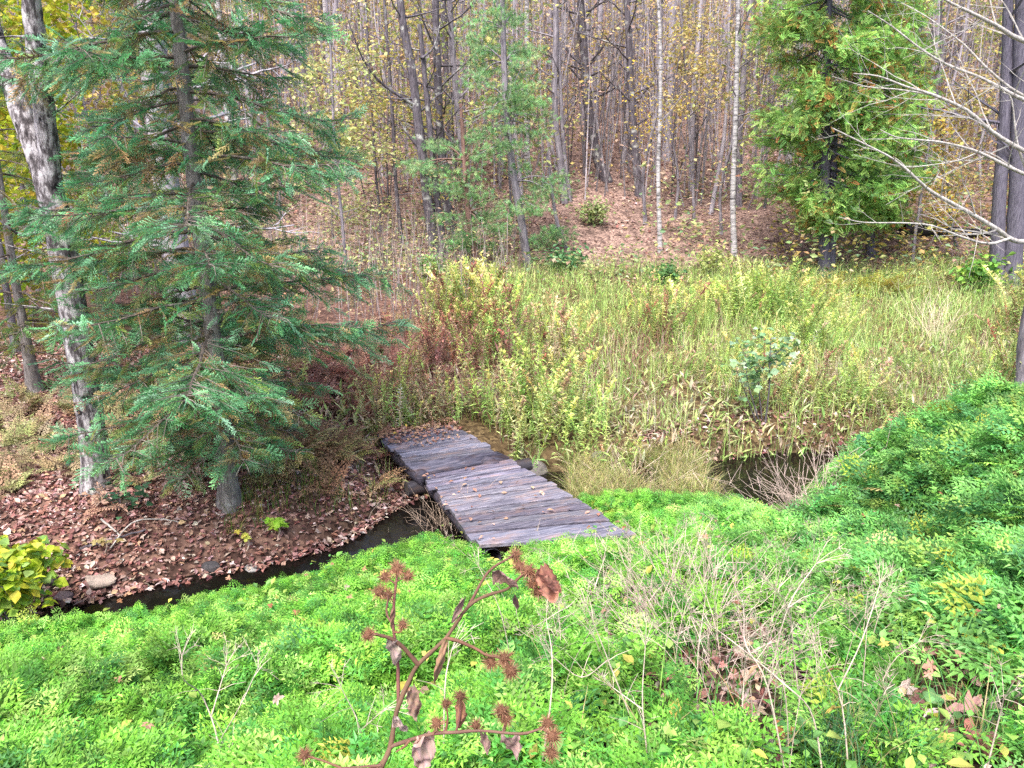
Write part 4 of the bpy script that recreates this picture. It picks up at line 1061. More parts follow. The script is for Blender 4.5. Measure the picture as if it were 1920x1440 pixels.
# big double trunks at the right
edge_tree('large_maple', 'huge dark purple-grey trunk pair at the right edge', [(1893, 545), (1902, 450), (1908, 350), (1911, 200), (1914, 90), (1917, 0)], 20.6, .24, M_BARKP, 14, rand=(18, 3, 9, 1.5, 3, 5, 45, 2, (2, 4)),
          second=[(1872, 542), (1870, 460), (1873, 380), (1882, 250), (1887, 150), (1890, 0)], flare=1.2)
b = on_ground(1690, 500)
edge_tree('bare_tree', 'pale grey trunk to the right of the cedar crown', [(1712, 470), (1715, 400), (1745, 260), (1752, 120), (1756, 0)], 29, .2, M_BARK, 15, rand=BARE)
edge_tree('bare_tree', 'thin grey sapling trunk by the fallen log', [(1712, 485), (1716, 440), (1722, 400), (1728, 360)], 22.5, .05, M_BARK, 16, rand=(12, 1.2, 4, .5, 1.4, -5, 30, 1, (3, 5)),
          leaf=dict(n=900, s0=.09, s1=.16, cols=[(.62, .46, .08), (.58, .38, .12), (.5, .44, .10)], T=LEAF, spreadr=.2))
edge_tree('leafy_sapling', 'yellow-orange leaved sapling left of the big trunks', [(1790, 500), (1788, 440), (1780, 380), (1775, 330)], 24, .05, M_BARKD, 17, rand=(20, .8, 5, .8, 1.8, -5, 30, 1, (3, 5)),
          leaf=dict(n=1500, s0=.10, s1=.17, cols=[(.58, .47, .18), (.55, .40, .20), (.48, .45, .16)], T=LEAF, spreadr=.2))

# pines
def pine(label, px, Yv, rad, lumps, seed, bark=M_BARK, cat='tree'):
    """lumps: (px, py, rx, ry, n) masses of needle tufts."""
    rng = np.random.default_rng(seed)
    pts = [P(x, y, Yv) for x, y in px]; pts[0][2] = hz(pts[0][0], pts[0][1]); t = thing('pine_tree', label, cat, pts[0])
    pts.append(pts[-1] + (pts[-1] - pts[-2]) * .8)
    tp = spline(pts, 4); mb = MB(); rr = np.linspace(rad, rad * .4, len(tp)); rr[0] *= 1.25; tp[0, 2] -= .1
    tube(mb, tp, rr, 10, (1, 1, 1), 0, .12, rng); to = mb.build('trunk', bark, t)
    mbN, mbB = MB(), MB()
    for lx, ly, rx, ry, n in lumps:
        c = P(lx, ly, Yv + rng.normal(0, .5)); sx, sy = W(rx, Yv), W(ry, Yv)
        m = max(3, int(n * .62) // 45)
        s0 = poly_at(tp, np.clip(c[2] - sy * .3, tp[0, 2] + .3, tp[-1, 2]))
        for j in range(m):
            e = c + rng.normal(0, 1, 3) * np.array([sx, sx, sy]) * .55
            mid = (s0 + e) / 2 + [0, 0, .1]
            tube(mbB, spline([s0, mid, e], 3), np.linspace(.03, .006, 7), 4)
            q = e + rng.normal(0, 1, (45, 3)) * np.array([.30, .30, .11]) * (.6 + sx * .35)
            d0 = (q - s0); d0 /= np.linalg.norm(d0, axis=1)[:, None]; d0[:, 2] += .3
            kk = rng.integers(0, 2)
            cc = mixcol(rng, 45, [(.24, .44, .19), (.30, .52, .23), (.19, .36, .16), (.38, .52, .24)], None, .15) * rng.uniform(.75, 1.2)
            inst(mbN, PTUFT[kk], basis(d0, rng.random(45) * 6), rng.uniform(.10, .17, 45), q, cc)
    cr = mbN.build('crown', M_NEEDLE, t); mbB.build('branch', bark, to)
    return t
pine('slender green pine with soft tufted foliage in the centre', [(990, 503), (975, 400), (960, 310), (950, 220), (945, 110), (942, 0)], 22.3, .13,
     [(935, 40, 55, 50, 700), (960, 110, 60, 40, 500), (925, 170, 55, 40, 450), (970, 215, 60, 30, 350), (935, 260, 45, 35, 350), (985, 180, 35, 50, 300), (1000, 330, 45, 30, 180), (1010, 380, 30, 25, 200), (900, 100, 30, 60, 250), (960, -80, 70, 60, 500)], 31)
pine('short bushy young pine with a reddish trunk base', [(897, 503), (890, 470), (880, 420), (873, 340), (868, 260)], 22.0, .11,
     [(880, 455, 45, 18, 400), (905, 390, 60, 25, 500), (850, 440, 30, 25, 200), (830, 290, 55, 30, 450), (850, 340, 50, 25, 280), (930, 420, 25, 18, 150), (905, 290, 35, 40, 250)], 32,
     mat_bark('reddish_pine_bark', [(.3, (.08, .045, .04)), (.5, (.20, .12, .10)), (.7, (.30, .19, .16))], nscale=4))
pine('small green pine beside the pale split tree', [(1062, 470), (1045, 420), (1035, 360), (1030, 320)], 24, .07, [(1015, 440, 28, 22, 180), (1050, 430, 25, 15, 120), (1020, 340, 35, 30, 200)], 33)

# cedars
def cedar(label, px, Yv, rad, rows, seed, second=None, n_per=1.0):
    """rows: (py, px_left, px_right) outline of the crown in the photo at this distance."""
    rng = np.random.default_rng(seed)
    pts = [P(x, y, Yv) for x, y in px]; pts[0][2] = hz(pts[0][0], pts[0][1]); t = thing('cedar_tree', label, 'tree', pts[0])
    pts.append(pts[-1] + np.array([0, 0, 4.0])); mb = MB()
    tp = spline(pts, 4); tp[0, 2] -= .1; rr = np.linspace(rad, rad * .25, len(tp)); rr[0] *= 1.25; tube(mb, tp, rr, 10, (1, 1, 1), 0, .15, rng)
    if second:
        q = [P(x, y, Yv + .12) for x, y in second]; q[0][2] = pts[0][2]; tube(mb, spline(q, 3), np.linspace(rad * .9, rad * .4, 3 * (len(q) - 1) + 1), 8, (1, 1, 1), 0, .15, rng)
    to = mb.build('trunk', M_BARKP, t)
    mbN, mbB = MB(), MB()
    R_ = sorted([(P(960, y, Yv)[2], P(l, y, Yv)[0], P(r, y, Yv)[0]) for y, l, r in rows])
    zz = np.array([r[0] for r in R_]); xl = np.array([r[1] for r in R_]); xr = np.array([r[2] for r in R_])
    zz = np.append(zz, zz[-1] + 4.5); xc = (xl[-1] + xr[-1]) / 2; xl = np.append(xl, xc - .1); xr = np.append(xr, xc + .1)
    H = zz[-1] - zz[0]; nb = int(250 * n_per)
    for i in range(nb):
        z = zz[0] + H * rng.random() ** 1.15; l, r = np.interp(z, zz, xl), np.interp(z, zz, xr)
        c0 = poly_at(tp, np.clip(z + .2, tp[0, 2], tp[-1, 2])); cx, rx = (l + r) / 2, (r - l) / 2
        az = rng.random() * 6.28; f = rng.uniform(.5, 1.12)
        e = np.array([cx + math.cos(az) * rx * f, Yv + math.sin(az) * rx * f * .9, z - .15 * rng.random()])
        mid = (c0 + e) / 2 + [0, 0, -.15]
        bp = spline([c0, mid, e], 4); tube(mbB, bp, np.linspace(.03, .006, len(bp)), 4)
        m = 70 + int(30 * rx)
        s = rng.uniform(.35, 1.08, m); q = np.stack([np.interp(s, np.linspace(0, 1, len(bp)), bp[:, k]) for k in range(3)], -1) + rng.normal(0, 1, (m, 3)) * [.17, .17, .13]
        out = np.array([math.cos(az), math.sin(az), 0.]) ; dd = out * .6 + rng.normal(0, .55, (m, 3)) + [0, 0, .1]
        cc = mixcol(rng, m, [(.23, .45, .11), (.33, .56, .14), (.46, .62, .18), (.17, .36, .11)], (3, 4, 3, 2), .15) * rng.uniform(.7, 1.2)
        ko = rng.random(m) < (.05 if rng.random() < .7 else .25); cc[ko] = mixcol(rng, ko.sum(), [(.42, .17, .06), (.46, .26, .08), (.40, .30, .08)], None, .15)
        inst(mbN, CSPRAY, basis(dd, rng.normal(0, .8, m)), rng.uniform(.15, .29, m), q, cc)
    mbN.build('crown', M_NEEDLE, t); mbB.build('branch', M_BARKP, to)
    return t
cedar('big bushy yellow-green cedar with rusty sprigs on twin trunks', [(1546, 515), (1545, 430), (1548, 300), (1552, 150), (1555, 0)], 21.6, .17,
      [(0, 1428, 1710), (80, 1415, 1730), (160, 1430, 1745), (240, 1430, 1730), (310, 1412, 1720), (355, 1445, 1690), (390, 1485, 1650), (418, 1510, 1640)], 34, second=[(1558, 512), (1558, 440), (1562, 330), (1568, 200)])
cedar('slimmer green cedar behind the right side of the bushy one', [(1629, 518), (1632, 440), (1640, 300), (1650, 150), (1660, 0)], 23.2, .14,
      [(0, 1600, 1735), (100, 1600, 1745), (200, 1600, 1750), (300, 1600, 1745), (370, 1605, 1705), (415, 1610, 1690)], 35, n_per=.6)

# lichen-pale branches reaching in from the tree whose trunk stands at the right edge
rng = np.random.default_rng(71)
b = np.array([7.86, 11.2, hz(7.86, 11.2)]); Yr = 11.2
tr = [b, P(1938, 600, Yr), P(1985, 440, Yr), P(2020, 250, Yr), P(2050, 60, Yr), P(2070, -150, Yr), P(2090, -400, Yr)]
bl = []
for l, r, dy in [([(1985, 440), (1920, 453), (1893, 447), (1870, 430), (1807, 393), (1747, 360), (1720, 337), (1677, 300), (1627, 273), (1560, 240)], .040, -1.2),
                 ([(1893, 447), (1853, 457), (1800, 443), (1747, 423), (1693, 418), (1620, 417), (1573, 407)], .022, -1.0),
                 ([(2015, 360), (1913, 323), (1860, 297), (1820, 280), (1767, 267), (1720, 262), (1680, 257), (1650, 243)], .028, -.6),
                 ([(2020, 330), (1920, 283), (1860, 247), (1813, 207), (1747, 177), (1700, 163), (1647, 143), (1600, 138)], .034, -.9),
                 ([(1747, 177), (1677, 167), (1627, 163), (1560, 143)], .014, -.3),
                 ([(2035, 230), (1920, 187), (1880, 167), (1833, 143), (1773, 120), (1720, 87), (1673, 50), (1627, 20)], .030, -.4),
                 ([(2035, 220), (1920, 180), (1853, 130), (1807, 83), (1740, 33), (1690, 5)], .022, .6),
                 ([(2045, 110), (1920, 77), (1867, 47), (1813, 20), (1773, 0), (1720, -40)], .036, -.8),
                 ([(1925, 320), (1907, 267), (1897, 187), (1880, 173)], .020, -.2),
                 ([(1915, 325), (1850, 285), (1800, 300), (1740, 310), (1690, 312), (1600, 290)], .012, -.8)]:
    off = -.35 if l[0] == (1893, 447) else 0
    bl.append(([P(x, y, Yr + k + off) for k, (x, y) in enumerate_y(l, dy)], r, 2))
tree('leaning_bare_tree', 'leaning tree at the right edge with pale lichen-covered bare branches', [(tr, [.17, .16, .15, .13, .11, .08, .04])], M_BARK, rng, limbs=bl, brk=M_PALE, sides=12)

# ------------------------------------------------------------------ hillside forest: prototypes, then individual copies
def forest_proto(name, H, r, bark, seed, rand, leaf=None, wob=.25, label='', group='', cat='tree'):
    rng = np.random.default_rng(seed); n = 7; z = np.linspace(0, H, n)
    pts = np.stack([np.cumsum(rng.normal(0, wob * H / 60, n)), np.cumsum(rng.normal(0, wob * H / 60, n)), z], -1); pts -= pts[0]
    return tree(name, label, [(list(pts), list(r * (1 - .8 * np.linspace(0, 1, n) ** 1.2)))], bark, rng, (), leaf, group, 7, cat, rand)
TANL = [(.56, .42, .27), (.50, .35, .27), (.60, .50, .24), (.44, .31, .26), (.62, .50, .16)]
YEL = [(.64, .52, .15), (.60, .47, .19), (.58, .52, .20)]
GRN = [(.42, .46, .16), (.50, .50, .18), (.34, .40, .15)]
M_LILAC = mat_bark('lilac_grey_bark', [(.3, (.17, .15, .17)), (.5, (.33, .295, .33)), (.7, (.50, .46, .50))], nscale=3, bump=.4)
LABB = 'tall grey trunk among the many leafless trees on the wooded hillside'; GB = 'tall grey trunks on the wooded hillside'
LABS = 'slender sapling with sparse tan leaves on the wooded hillside'; GS = 'thin saplings on the wooded hillside'
bigs = [forest_proto('forest_tree', 15, .14, M_LILAC, 100, (12, 4, 13, 1, 3, 10, 55, 2, (2, 4)), label=LABB, group=GB),
        forest_proto('forest_tree', 16, .12, M_BARK, 101, (12, 3, 13, 1, 2.5, 10, 55, 2, (2, 4)), label=LABB, group=GB),
        forest_proto('forest_tree', 14, .16, M_BARKD, 102, (14, 4, 12, 1, 3, 10, 55, 2, (2, 4)), label=LABB, group=GB),
        forest_proto('forest_tree', 15, .09, M_LILAC, 103, (12, 3, 13, .8, 2, 10, 55, 2, (2, 4)), label=LABB, group=GB),
        forest_proto('forest_tree', 14, .11, M_BIRCH, 104, (8, 4, 12, .8, 2, 15, 60, 1, (2, 4)), label=LABB, group=GB)]
smalls = [forest_proto('forest_sapling', 8, .05, M_LILAC, 110, (22, .8, 7.5, .5, 1.5, 15, 60, 2, (2, 4)), dict(n=420, s0=.11, s1=.20, cols=TANL + GRN[:1], T=DIA, spreadr=.15), 1.0, LABS, GS),
          forest_proto('forest_sapling', 6.5, .04, M_LILAC, 111, (24, .5, 6, .5, 1.4, 10, 55, 2, (2, 4)), dict(n=420, s0=.11, s1=.20, cols=TANL + YEL, T=DIA, spreadr=.15), 1.0, LABS, GS),
          forest_proto('forest_sapling', 9, .055, M_BARK, 112, (24, 1, 8.5, .6, 1.6, 15, 60, 2, (2, 4)), dict(n=160, s0=.11, s1=.20, cols=TANL, T=DIA, spreadr=.2), 1.0, LABS, GS),
          forest_proto('forest_sapling', 7, .05, M_BARK, 113, (22, .8, 6.5, .6, 1.8, 0, 40, 2, (2, 4)), dict(n=700, s0=.09, s1=.17, cols=YEL, T=DIA, spreadr=.2), 1.0, LABS, GS),
          forest_proto('forest_sapling', 5, .035, M_BARKD, 114, (20, .5, 4.6, .6, 1.5, 0, 40, 2, (2, 4)), dict(n=800, s0=.11, s1=.19, cols=GRN, T=DIA, spreadr=.2), 1.0, LABS, GS),
          forest_proto('forest_sapling', 10, .06, M_LILAC, 115, (26, 1, 9.5, .5, 1.5, 20, 65, 2, (2, 4)), dict(n=60, s0=.11, s1=.18, cols=TANL, T=DIA, spreadr=.2), .8, LABS, GS)]
rng = np.random.default_rng(121); placed = []
def place(protos, n, y0, y1, w, dmin, lab, seedgap=0):
    cnt = 0; tries = 0; first = {id(q): True for q in protos}
    while cnt < n and tries < n * 60:
        tries += 1
        y = y0 + (y1 - y0) * rng.random() ** .85; x = rng.uniform(-1, 1) * (.70 * y + 1)
        if any((x - a) ** 2 + (y - c) ** 2 < dmin ** 2 for a, c in placed): continue
        if 1.2 < x / y * 20 < 4.6 and y < 28 and rng.random() < .7: continue
        placed.append((x, y)); k = rng.choice(len(protos), p=w); q = protos[k]
        loc = (x, y, hz(x, y)); s = rng.uniform(.8, 1.25); rz = rng.random() * 6.28
        if first[id(q)]:
            q.location = loc; q.rotation_euler = (0, 0, rz); q.scale = (s, s, s); first[id(q)] = False
        else:
            c = copy_tree(q, loc, rz, s)
        cnt += 1
place(bigs, 190, 25.5, 66, [.3, .2, .15, .25, .1], 1.1, LABB)
place(smalls, 290, 24.0, 58, [.24, .2, .2, .07, .14, .15], .6, LABS)

# distant brush that reads as one mass
mb = MB(); 
p = scatter(rng, 7000, -45, 45, 27, 68, 1.5); m = len(p)
for i in range(m):
    h_ = rng.uniform(3.5, 9); l_ = rng.normal(0, .25, 2) * (1 + 2.5 * (rng.random() < .25))
    tube(mb, np.array([p[i], p[i] + [l_[0], l_[1], h_ * .5], p[i] + [l_[0] * 1.6, l_[1] * 1.6, h_]]), [.028, .02, .007], 3, rng.uniform(.16, .58) * np.array([1, .90, .98]))
k = rng.integers(0, m, 110000)
q = p[k] + np.stack([rng.normal(0, .6, len(k)), rng.normal(0, .5, len(k)), rng.uniform(.3, 8, len(k))], -1)
fy = fbm(q[:, 0], q[:, 1], 6, 131)
c = mixcol(rng, len(k), TANL, None); ky = rng.random(len(k)) < .8 * sstep(.56, .74, fy); c[ky] = mixcol(rng, ky.sum(), YEL + GRN, None)
inst(mb, DIA, basis(rdir(rng, len(k), -40, 30), rng.normal(0, .6, len(k))), rng.uniform(.09, .20, len(k)), q, c)
tag(mb.build('far_brushwood', M_LEAF), 'hazy mass of thin stems and tan leaves high on the hillside', 'brushwood', kind='stuff')

# ------------------------------------------------------------------ logs, sticks, shrubs
def stick(name, label, pts, r, bark, seed, cat, group=None, rough=.2, k=8):
    rng = np.random.default_rng(seed); pp = spline(pts, 5); mb = MB()
    pp = pp + rng.normal(0, r * .15, pp.shape)
    tube(mb, pp, np.linspace(r, r * .6, len(pp)), k, (1, 1, 1), 0, rough, rng)
    c = pp.mean(0); c[2] = pp[:, 2].min()
    o = mb.build(name, bark, origin=c); return tag(o, label, cat, group)
G = lambda px, py, dz=.03: on_ground(px, py) + np.array([0, 0, dz])
stick('fallen_branch', 'long grey fallen branch lying behind the forked tree', [G(100, 882), G(155, 874), G(210, 862), G(270, 852), G(340, 838, .1)], .045, M_BARK, 1, 'branch')
stick('fallen_branch', 'thin dark stick lying on the leaves above the tan rock', [G(150, 1035), G(210, 1022, .06), G(275, 1006, .08)], .018, M_BARKD, 2, 'branch')
stick('fallen_branch', 'pale stick leaning down over the hollow in the leaves', [G(192, 992, .12), G(212, 1003, .08), G(228, 1012)], .012, M_PALE, 3, 'branch')
stick('fallen_branch', 'thin curved twig above the dark creek hollow', [G(205, 1036), G(250, 1005, .15), G(300, 992, .12), G(345, 985)], .008, M_PALE, 4, 'branch')
for i, (l, Yv, lab) in enumerate([([(1690, 428), (1760, 432), (1860, 436)], 22.8, 'dark fallen log lying behind the slim cedar'), ([(700, 412), (735, 406), (765, 398)], 27, 'dark fallen log on the slope left of the bare trees')]):
    stick('fallen_log', lab, [P(x, y, Yv + .2 * j) for j, (x, y) in enumerate(l)], .20 if i == 0 else .14, mat_bark('wet_dark_log', [(.3, (.012, .01, .012)), (.6, (.04, .035, .04)), (.8, (.07, .06, .06))]) , 5 + i, 'log', None, .25, 10)

def shrub(name, label, base, stems, leaf, bark, seed, cat='shrub'):
    rng = np.random.default_rng(seed); base = np.asarray(base); t = thing(name, label, cat, base); mb = MB(); tips = []
    for pts, r in stems:
        pp = spline(pts, 4); tube(mb, pp, np.linspace(r, r * .35, len(pp)), 5); tips.append(pp[len(pp) // 2:])
        for s in np.linspace(.4, .95, 5):
            i = int(s * (len(pp) - 1)); limb(mb, pp[i], rdir(rng, 1, 10, 60)[0], np.linalg.norm(pp[-1] - pp[0]) * .22, r * .4, rng, 1, tips, .1, 3, (2, 4))
    mb.build('stem', bark, t)
    mb = MB(); leaves_on(mb, tips, rng, **leaf); mb.build('foliage', M_LEAF, t)
    return t
b = on_ground(1425, 795); Ys = b[1]
shrub('young_alder', 'slender shrub with pale blue-green leaves standing in the meadow', b,
      [([b, P(1403, 720, Ys), P(1397, 660, Ys)], .014), ([b + [.08, 0, 0], P(1443, 720, Ys), P(1443, 680, Ys), P(1446, 632, Ys)], .016), ([b + [.05, .05, 0], P(1425, 700, Ys + .1), P(1470, 650, Ys + .1)], .012), ([b + [-.05, 0, 0], P(1395, 730, Ys), P(1380, 690, Ys - .1)], .010)],
      dict(n=210, s0=.08, s1=.14, cols=[(.30, .46, .26), (.24, .40, .20), (.38, .50, .34), (.22, .38, .15)], T=LEAFW, spreadr=.07, el=(-25, 20)), M_BARKD, 5)
# yellow-green big leaf shrub at the left edge
rng = np.random.default_rng(81)
b = P(20, 1130, 6.3); b[2] = hz(b[0], b[1]) - .02; Yb = b[1]
st = [([b, P(-5 + dx, 1105, Yb - .1 + dy), P(x - 28, y + 36, Yb + dy)], .009) for dx, x, y, dy in [(0, 20, 990, 0), (20, 70, 1005, -.1), (30, 105, 1030, 0), (-20, -30, 1000, .1), (25, 95, 1075, -.25), (10, 60, 1060, -.3), (-10, 5, 1040, -.35), (15, 50, 1120, -.4), (-25, -40, 1080, -.2)]]
shrub('yellow_leaved_shrub', 'yellow-green broad-leaved shrub at the left edge over the creek', b, st,
      dict(n=1050, s0=.07, s1=.13, cols=[(.46, .56, .05), (.34, .50, .08), (.58, .58, .06), (.28, .46, .12), (.62, .54, .10)], wts=(4, 3, 3, 2, 1), T=LEAFW, spreadr=.055, el=(-45, 10)), M_BARK, 6)
# dark green low plant at the foot of the forked tree
b = on_ground(228, 955)
shrub('broad_leaved_plant', 'low dark green plant at the foot of the forked tree', b, [([b, b + [dx, dy, .12], b + [dx * 2, dy * 2, .2]], .006) for dx, dy in [(-.12, 0), (.12, .02), (.04, -.1), (-.05, .08), (.16, -.05)]],
      dict(n=60, s0=.08, s1=.14, cols=[(.05, .13, .07), (.07, .18, .09), (.30, .22, .17)], T=LEAF, spreadr=.06, el=(-10, 30)), M_BARKD, 7, 'plant')
def maple_seedling(label, px, py, sz, n, cols, seed):
    rng = np.random.default_rng(seed); b = on_ground(px, py + 30); t = thing('maple_seedling', label, 'plant', b); top = P(px, py, b[1])
    mb = MB(); tube(mb, spline([b, (b + top) / 2 + [.03, 0, 0], top], 3), .005, 4, (.6, .5, .4)); mb.build('stem', M_STALK, t)
    mb = MB(); p = top + rng.normal(0, 1, (n, 3)) * [sz * .5, sz * .3, sz * .3]
    inst(mb, MAPLE, basis(rdir(rng, n, -45, -5, -PI / 2 + rng.normal(0, .9, n))), rng.uniform(.7, 1.1, n) * sz * 1.3, p, mixcol(rng, n, cols, None, .1)); mb.build('foliage', M_LEAF, t)
maple_seedling('bright yellow-green maple seedling on the bank under the fir', 520, 980, .16, 6, [(.30, .58, .05), (.40, .62, .08)], 1)
maple_seedling('pale yellow maple seedling just left of the bright one', 462, 1004, .09, 5, [(.55, .55, .10), (.48, .50, .10)], 2)
maple_seedling('pale yellow seedling at the hollow above the tan rock', 195, 1010, .09, 6, [(.45, .40, .16), (.40, .34, .14)], 3)
# green leafy bush in front of the big trunks
def bush(name, label, px, py, Yv, wpx, hpx, n, s0, s1, cols, seed, T=LEAF, cat='shrub', mat=None):
    rng = np.random.default_rng(seed); c = P(px, py + hpx / 2, Yv); c[2] = hz(c[0], c[1]); t = thing(name, label, cat, c)
    wd, hh = W(wpx, Yv) / 2, W(hpx, Yv); mb = MB(); tips = []
    for i in range(9):
        a = rng.random() * 6.28; e = c + np.array([math.cos(a) * wd * rng.uniform(.3, .9), math.sin(a) * wd * .7, hh * rng.uniform(.55, 1)])
        pp = spline([c, (c + e) / 2 + [0, 0, hh * .12], e], 3); tube(mb, pp, np.linspace(.012, .004, len(pp)), 4); tips.append(pp[2:])
        limb(mb, pp[3], rdir(rng, 1, 10, 60)[0], hh * .3, .006, rng, 1, tips, .1, 3, (2, 4))
    mb.build('stem', M_BARKD, t); mb = MB(); leaves_on(mb, tips, rng, n, s0, s1, cols, None, T, min(.16, wd * .3)); mb.build('foliage', mat or M_LEAF, t)
    return t
bush('leafy_bush', 'bright green leafy bush in front of the huge trunk pair', 1832, 505, 19.8, 85, 55, 420, .12, .20, [(.20, .40, .07), (.28, .46, .08), (.14, .32, .08)], 1)
bush('leafy_bush', 'bluish green bush right below the slender pine', 1060, 492, 22.0, 95, 34, 420, .10, .18, [(.12, .30, .13), (.16, .34, .14), (.10, .24, .10)], 2)
bush('leafy_bush', 'dark green bush below the thin white birch', 1245, 535, 20.5, 90, 34, 420, .08, .15, [(.12, .26, .09), (.18, .32, .10), (.09, .20, .07)], 3)
bush('leafy_bush', 'pale yellow-green bush behind the meadow left of the birch', 1330, 510, 21.5, 70, 45, 380, .09, .15, [(.42, .46, .16), (.36, .42, .14)], 4)
bush('leafy_bush', 'pale green bush at the foot of the leafy slope', 1110, 430, 25.5, 90, 34, 420, .10, .17, [(.30, .40, .16), (.36, .40, .18)], 5)
bush('leafy_bush', 'green bush at the wood edge left of the bare trees', 815, 530, 20.5, 90, 38, 420, .08, .15, [(.20, .38, .14), (.26, .42, .14)], 6)
bush('leafy_bush', 'teal-green leafy plant on the top of the right bank edge', 1632, 810, 8.6, 48, 44, 120, .06, .12, [(.08, .26, .11), (.10, .30, .12)], 7, cat='plant')
for i, (px, py, wv, hv, lab) in enumerate([(1560, 535, 60, 34, 'yellowish fern clump at the foot of the bushy cedar'), (1660, 535, 50, 30, 'yellow-brown fern clump right of the cedar trunks')]):
    c = P(px, py, 19.8); c[2] = hz(c[0], c[1]); t = thing('fern_clump', lab, 'fern', c); mb = MB(); rng = np.random.default_rng(90 + i); n = 40
    inst(mb, FERN, basis(rdir(rng, n, 25, 70)), rng.uniform(.5, .9, n), c + rng.normal(0, 1, (n, 3)) * [.25, .25, .02], mixcol(rng, n, [(.38, .36, .07), (.44, .32, .09), (.26, .32, .07)], None)); mb.build('fronds', M_LEAF, t)

# ------------------------------------------------------------------ dead stalks and brush
def twig_brush(name, label, px, py, wpx, hpx, n, seed, cols=(.52, .42, .36), cat='brush', el=(20, 80), r=.004, dy=.3):
    rng = np.random.default_rng(seed); b = on_ground(px, py); Yv = b[1]; wd, hh = W(wpx, Yv) / 2, W(hpx, Yv); mb = MB()
    for i in range(n):
        s = b + np.array([rng.normal(0, wd * .3), rng.normal(0, dy * .5), 0]); s[2] = hz(s[0], s[1]) - .02
        e = rdir(rng, 1, *el)[0]; L = hh * rng.uniform(.55, 1.15); a = np.array(cols) * rng.uniform(.65, 1.3)
        pp = s + e * (L * np.linspace(0, 1, 5))[:, None] + rng.normal(0, .03 * L, (5, 3)) * np.linspace(0, 1, 5)[:, None]
        pp[:, 0] += (pp[:, 0] - b[0]) * .5 * np.linspace(0, 1, 5)
        tube(mb, pp, np.linspace(r, r * .4, 5), 3, a)
        for j in range(rng.integers(2, 5)):
            k = rng.integers(1, 5); d2 = e + rng.normal(0, .6, 3); d2 /= np.linalg.norm(d2)
            tube(mb, np.array([pp[k], pp[k] + d2 * L * .16 + [0, 0, .01], pp[k] + d2 * L * rng.uniform(.2, .4)]), [r * .6, r * .45, r * .25], 3, a)
    o = mb.build(name, M_STALK, origin=b); return tag(o, label, cat)
twig_brush('dead_brush', 'pale leafless brush hanging over the dark pool', 1512, 960, 150, 120, 90, 1, (.52, .40, .36), dy=.25)
twig_brush('dead_brush', 'tangled tan grass clump against the side of the footbridge', 838, 1012, 70, 95, 90, 2, (.48, .36, .28), el=(35, 88), r=.003)
twig_brush('dead_brush', 'pale dry stems between the footbridge and the pool', 1185, 935, 170, 110, 60, 3, (.56, .46, .36), el=(15, 80))
twig_brush('dead_brush', 'whitish dead stems in the meadow at the far right', 1745, 640, 70, 90, 40, 4, (.62, .52, .38), el=(50, 88), r=.006)
twig_brush('dead_brush', 'dry grey grass below the left side of the footbridge', 700, 1030, 90, 45, 60, 5, (.42, .34, .29), el=(10, 70), r=.003)
twig_brush('dead_brush', 'bleached twigs lying against the upper right bank', 1600, 900, 90, 60, 40, 6, (.55, .44, .40), el=(10, 70))
q = on_ground(1290, 1200); twig_brush('dead_brush', 'dense patch of dead pinkish stalks in the middle of the near bank', 1290, 1200, 300, 150, 210, 7, (.50, .38, .34), el=(15, 80), r=.0035, dy=.7)
twig_brush('dead_brush', 'thin tan twigs among the herbs below the bridge corner', 1250, 1090, 200, 95, 120, 8, (.55, .47, .34), el=(15, 75), r=.003, dy=.4)

def stalk(label, lines, seed, col=(.52, .43, .35), r=.0044, group=None):
    """A dead umbel stalk: main line and side lines given where the photo shows them, on one upright plane leaning towards the viewer."""
    rng = np.random.default_rng(seed); b = on_ground(*lines[0][0], .16); Yv = b[1]; base = b.copy(); base[2] = hz(b[0], b[1]) - .05
    t = thing('dead_stalk', label, 'stalk', base, group); mb = MB(); heads = []
    for li, l in enumerate(lines):
        pts = [P(x, y, Yv + .12 * (i + li) * rng.uniform(-.3, 1)) if (i or li) else base for i, (x, y) in enumerate(l)]
        if li:
            pts[0] = PT[min(range(len(PT)), key=lambda j: np.linalg.norm(PT[j] - pts[0]))]
        pp = spline(pts, 4)
        if li == 0: PT = list(pp)
        tube(mb, pp, np.linspace(r * (1 if li == 0 else .7), r * .4, len(pp)), 5, np.array(col) * rng.uniform(.85, 1.1))
        d0 = pp[-1] - pp[-3]; d0 /= np.linalg.norm(d0)
        mbU = MB(); heads.append(mbU)
        for j in range(7):
            e = d0 + rng.normal(0, .5, 3); e /= np.linalg.norm(e); L = rng.uniform(.05, .13); q = pp[-1] + e * L
            tube(mbU, np.array([pp[-1], (pp[-1] + q) / 2 + [0, 0, .005], q]), [r * .3, r * .25, r * .2], 3, np.array(col) * .95)
            for k in range(4):
                f = e + rng.normal(0, .55, 3); tube(mbU, np.array([q, q + f * .012, q + f * .025]), [.0012, .001, .0006], 3, np.array(col) * rng.uniform(.7, 1.1))
        for j in range(4):
            k = rng.integers(2, len(pp)); e = rng.normal(0, 1, 3); e[2] = abs(e[2]); e /= np.linalg.norm(e); L = rng.uniform(.05, .16)
            tube(mb, np.array([pp[k - 1], pp[k - 1] + e * L * .5 + [0, 0, .01], pp[k - 1] + e * L]), [r * .4, r * .3, r * .15], 3, np.array(col) * rng.uniform(.8, 1.1))
    mb.build('stem', M_STALK, t)
    for q in heads: q.build('seed_head', M_STALK, t)
    return t
ST = 'dead pale stalks standing on the near bank'
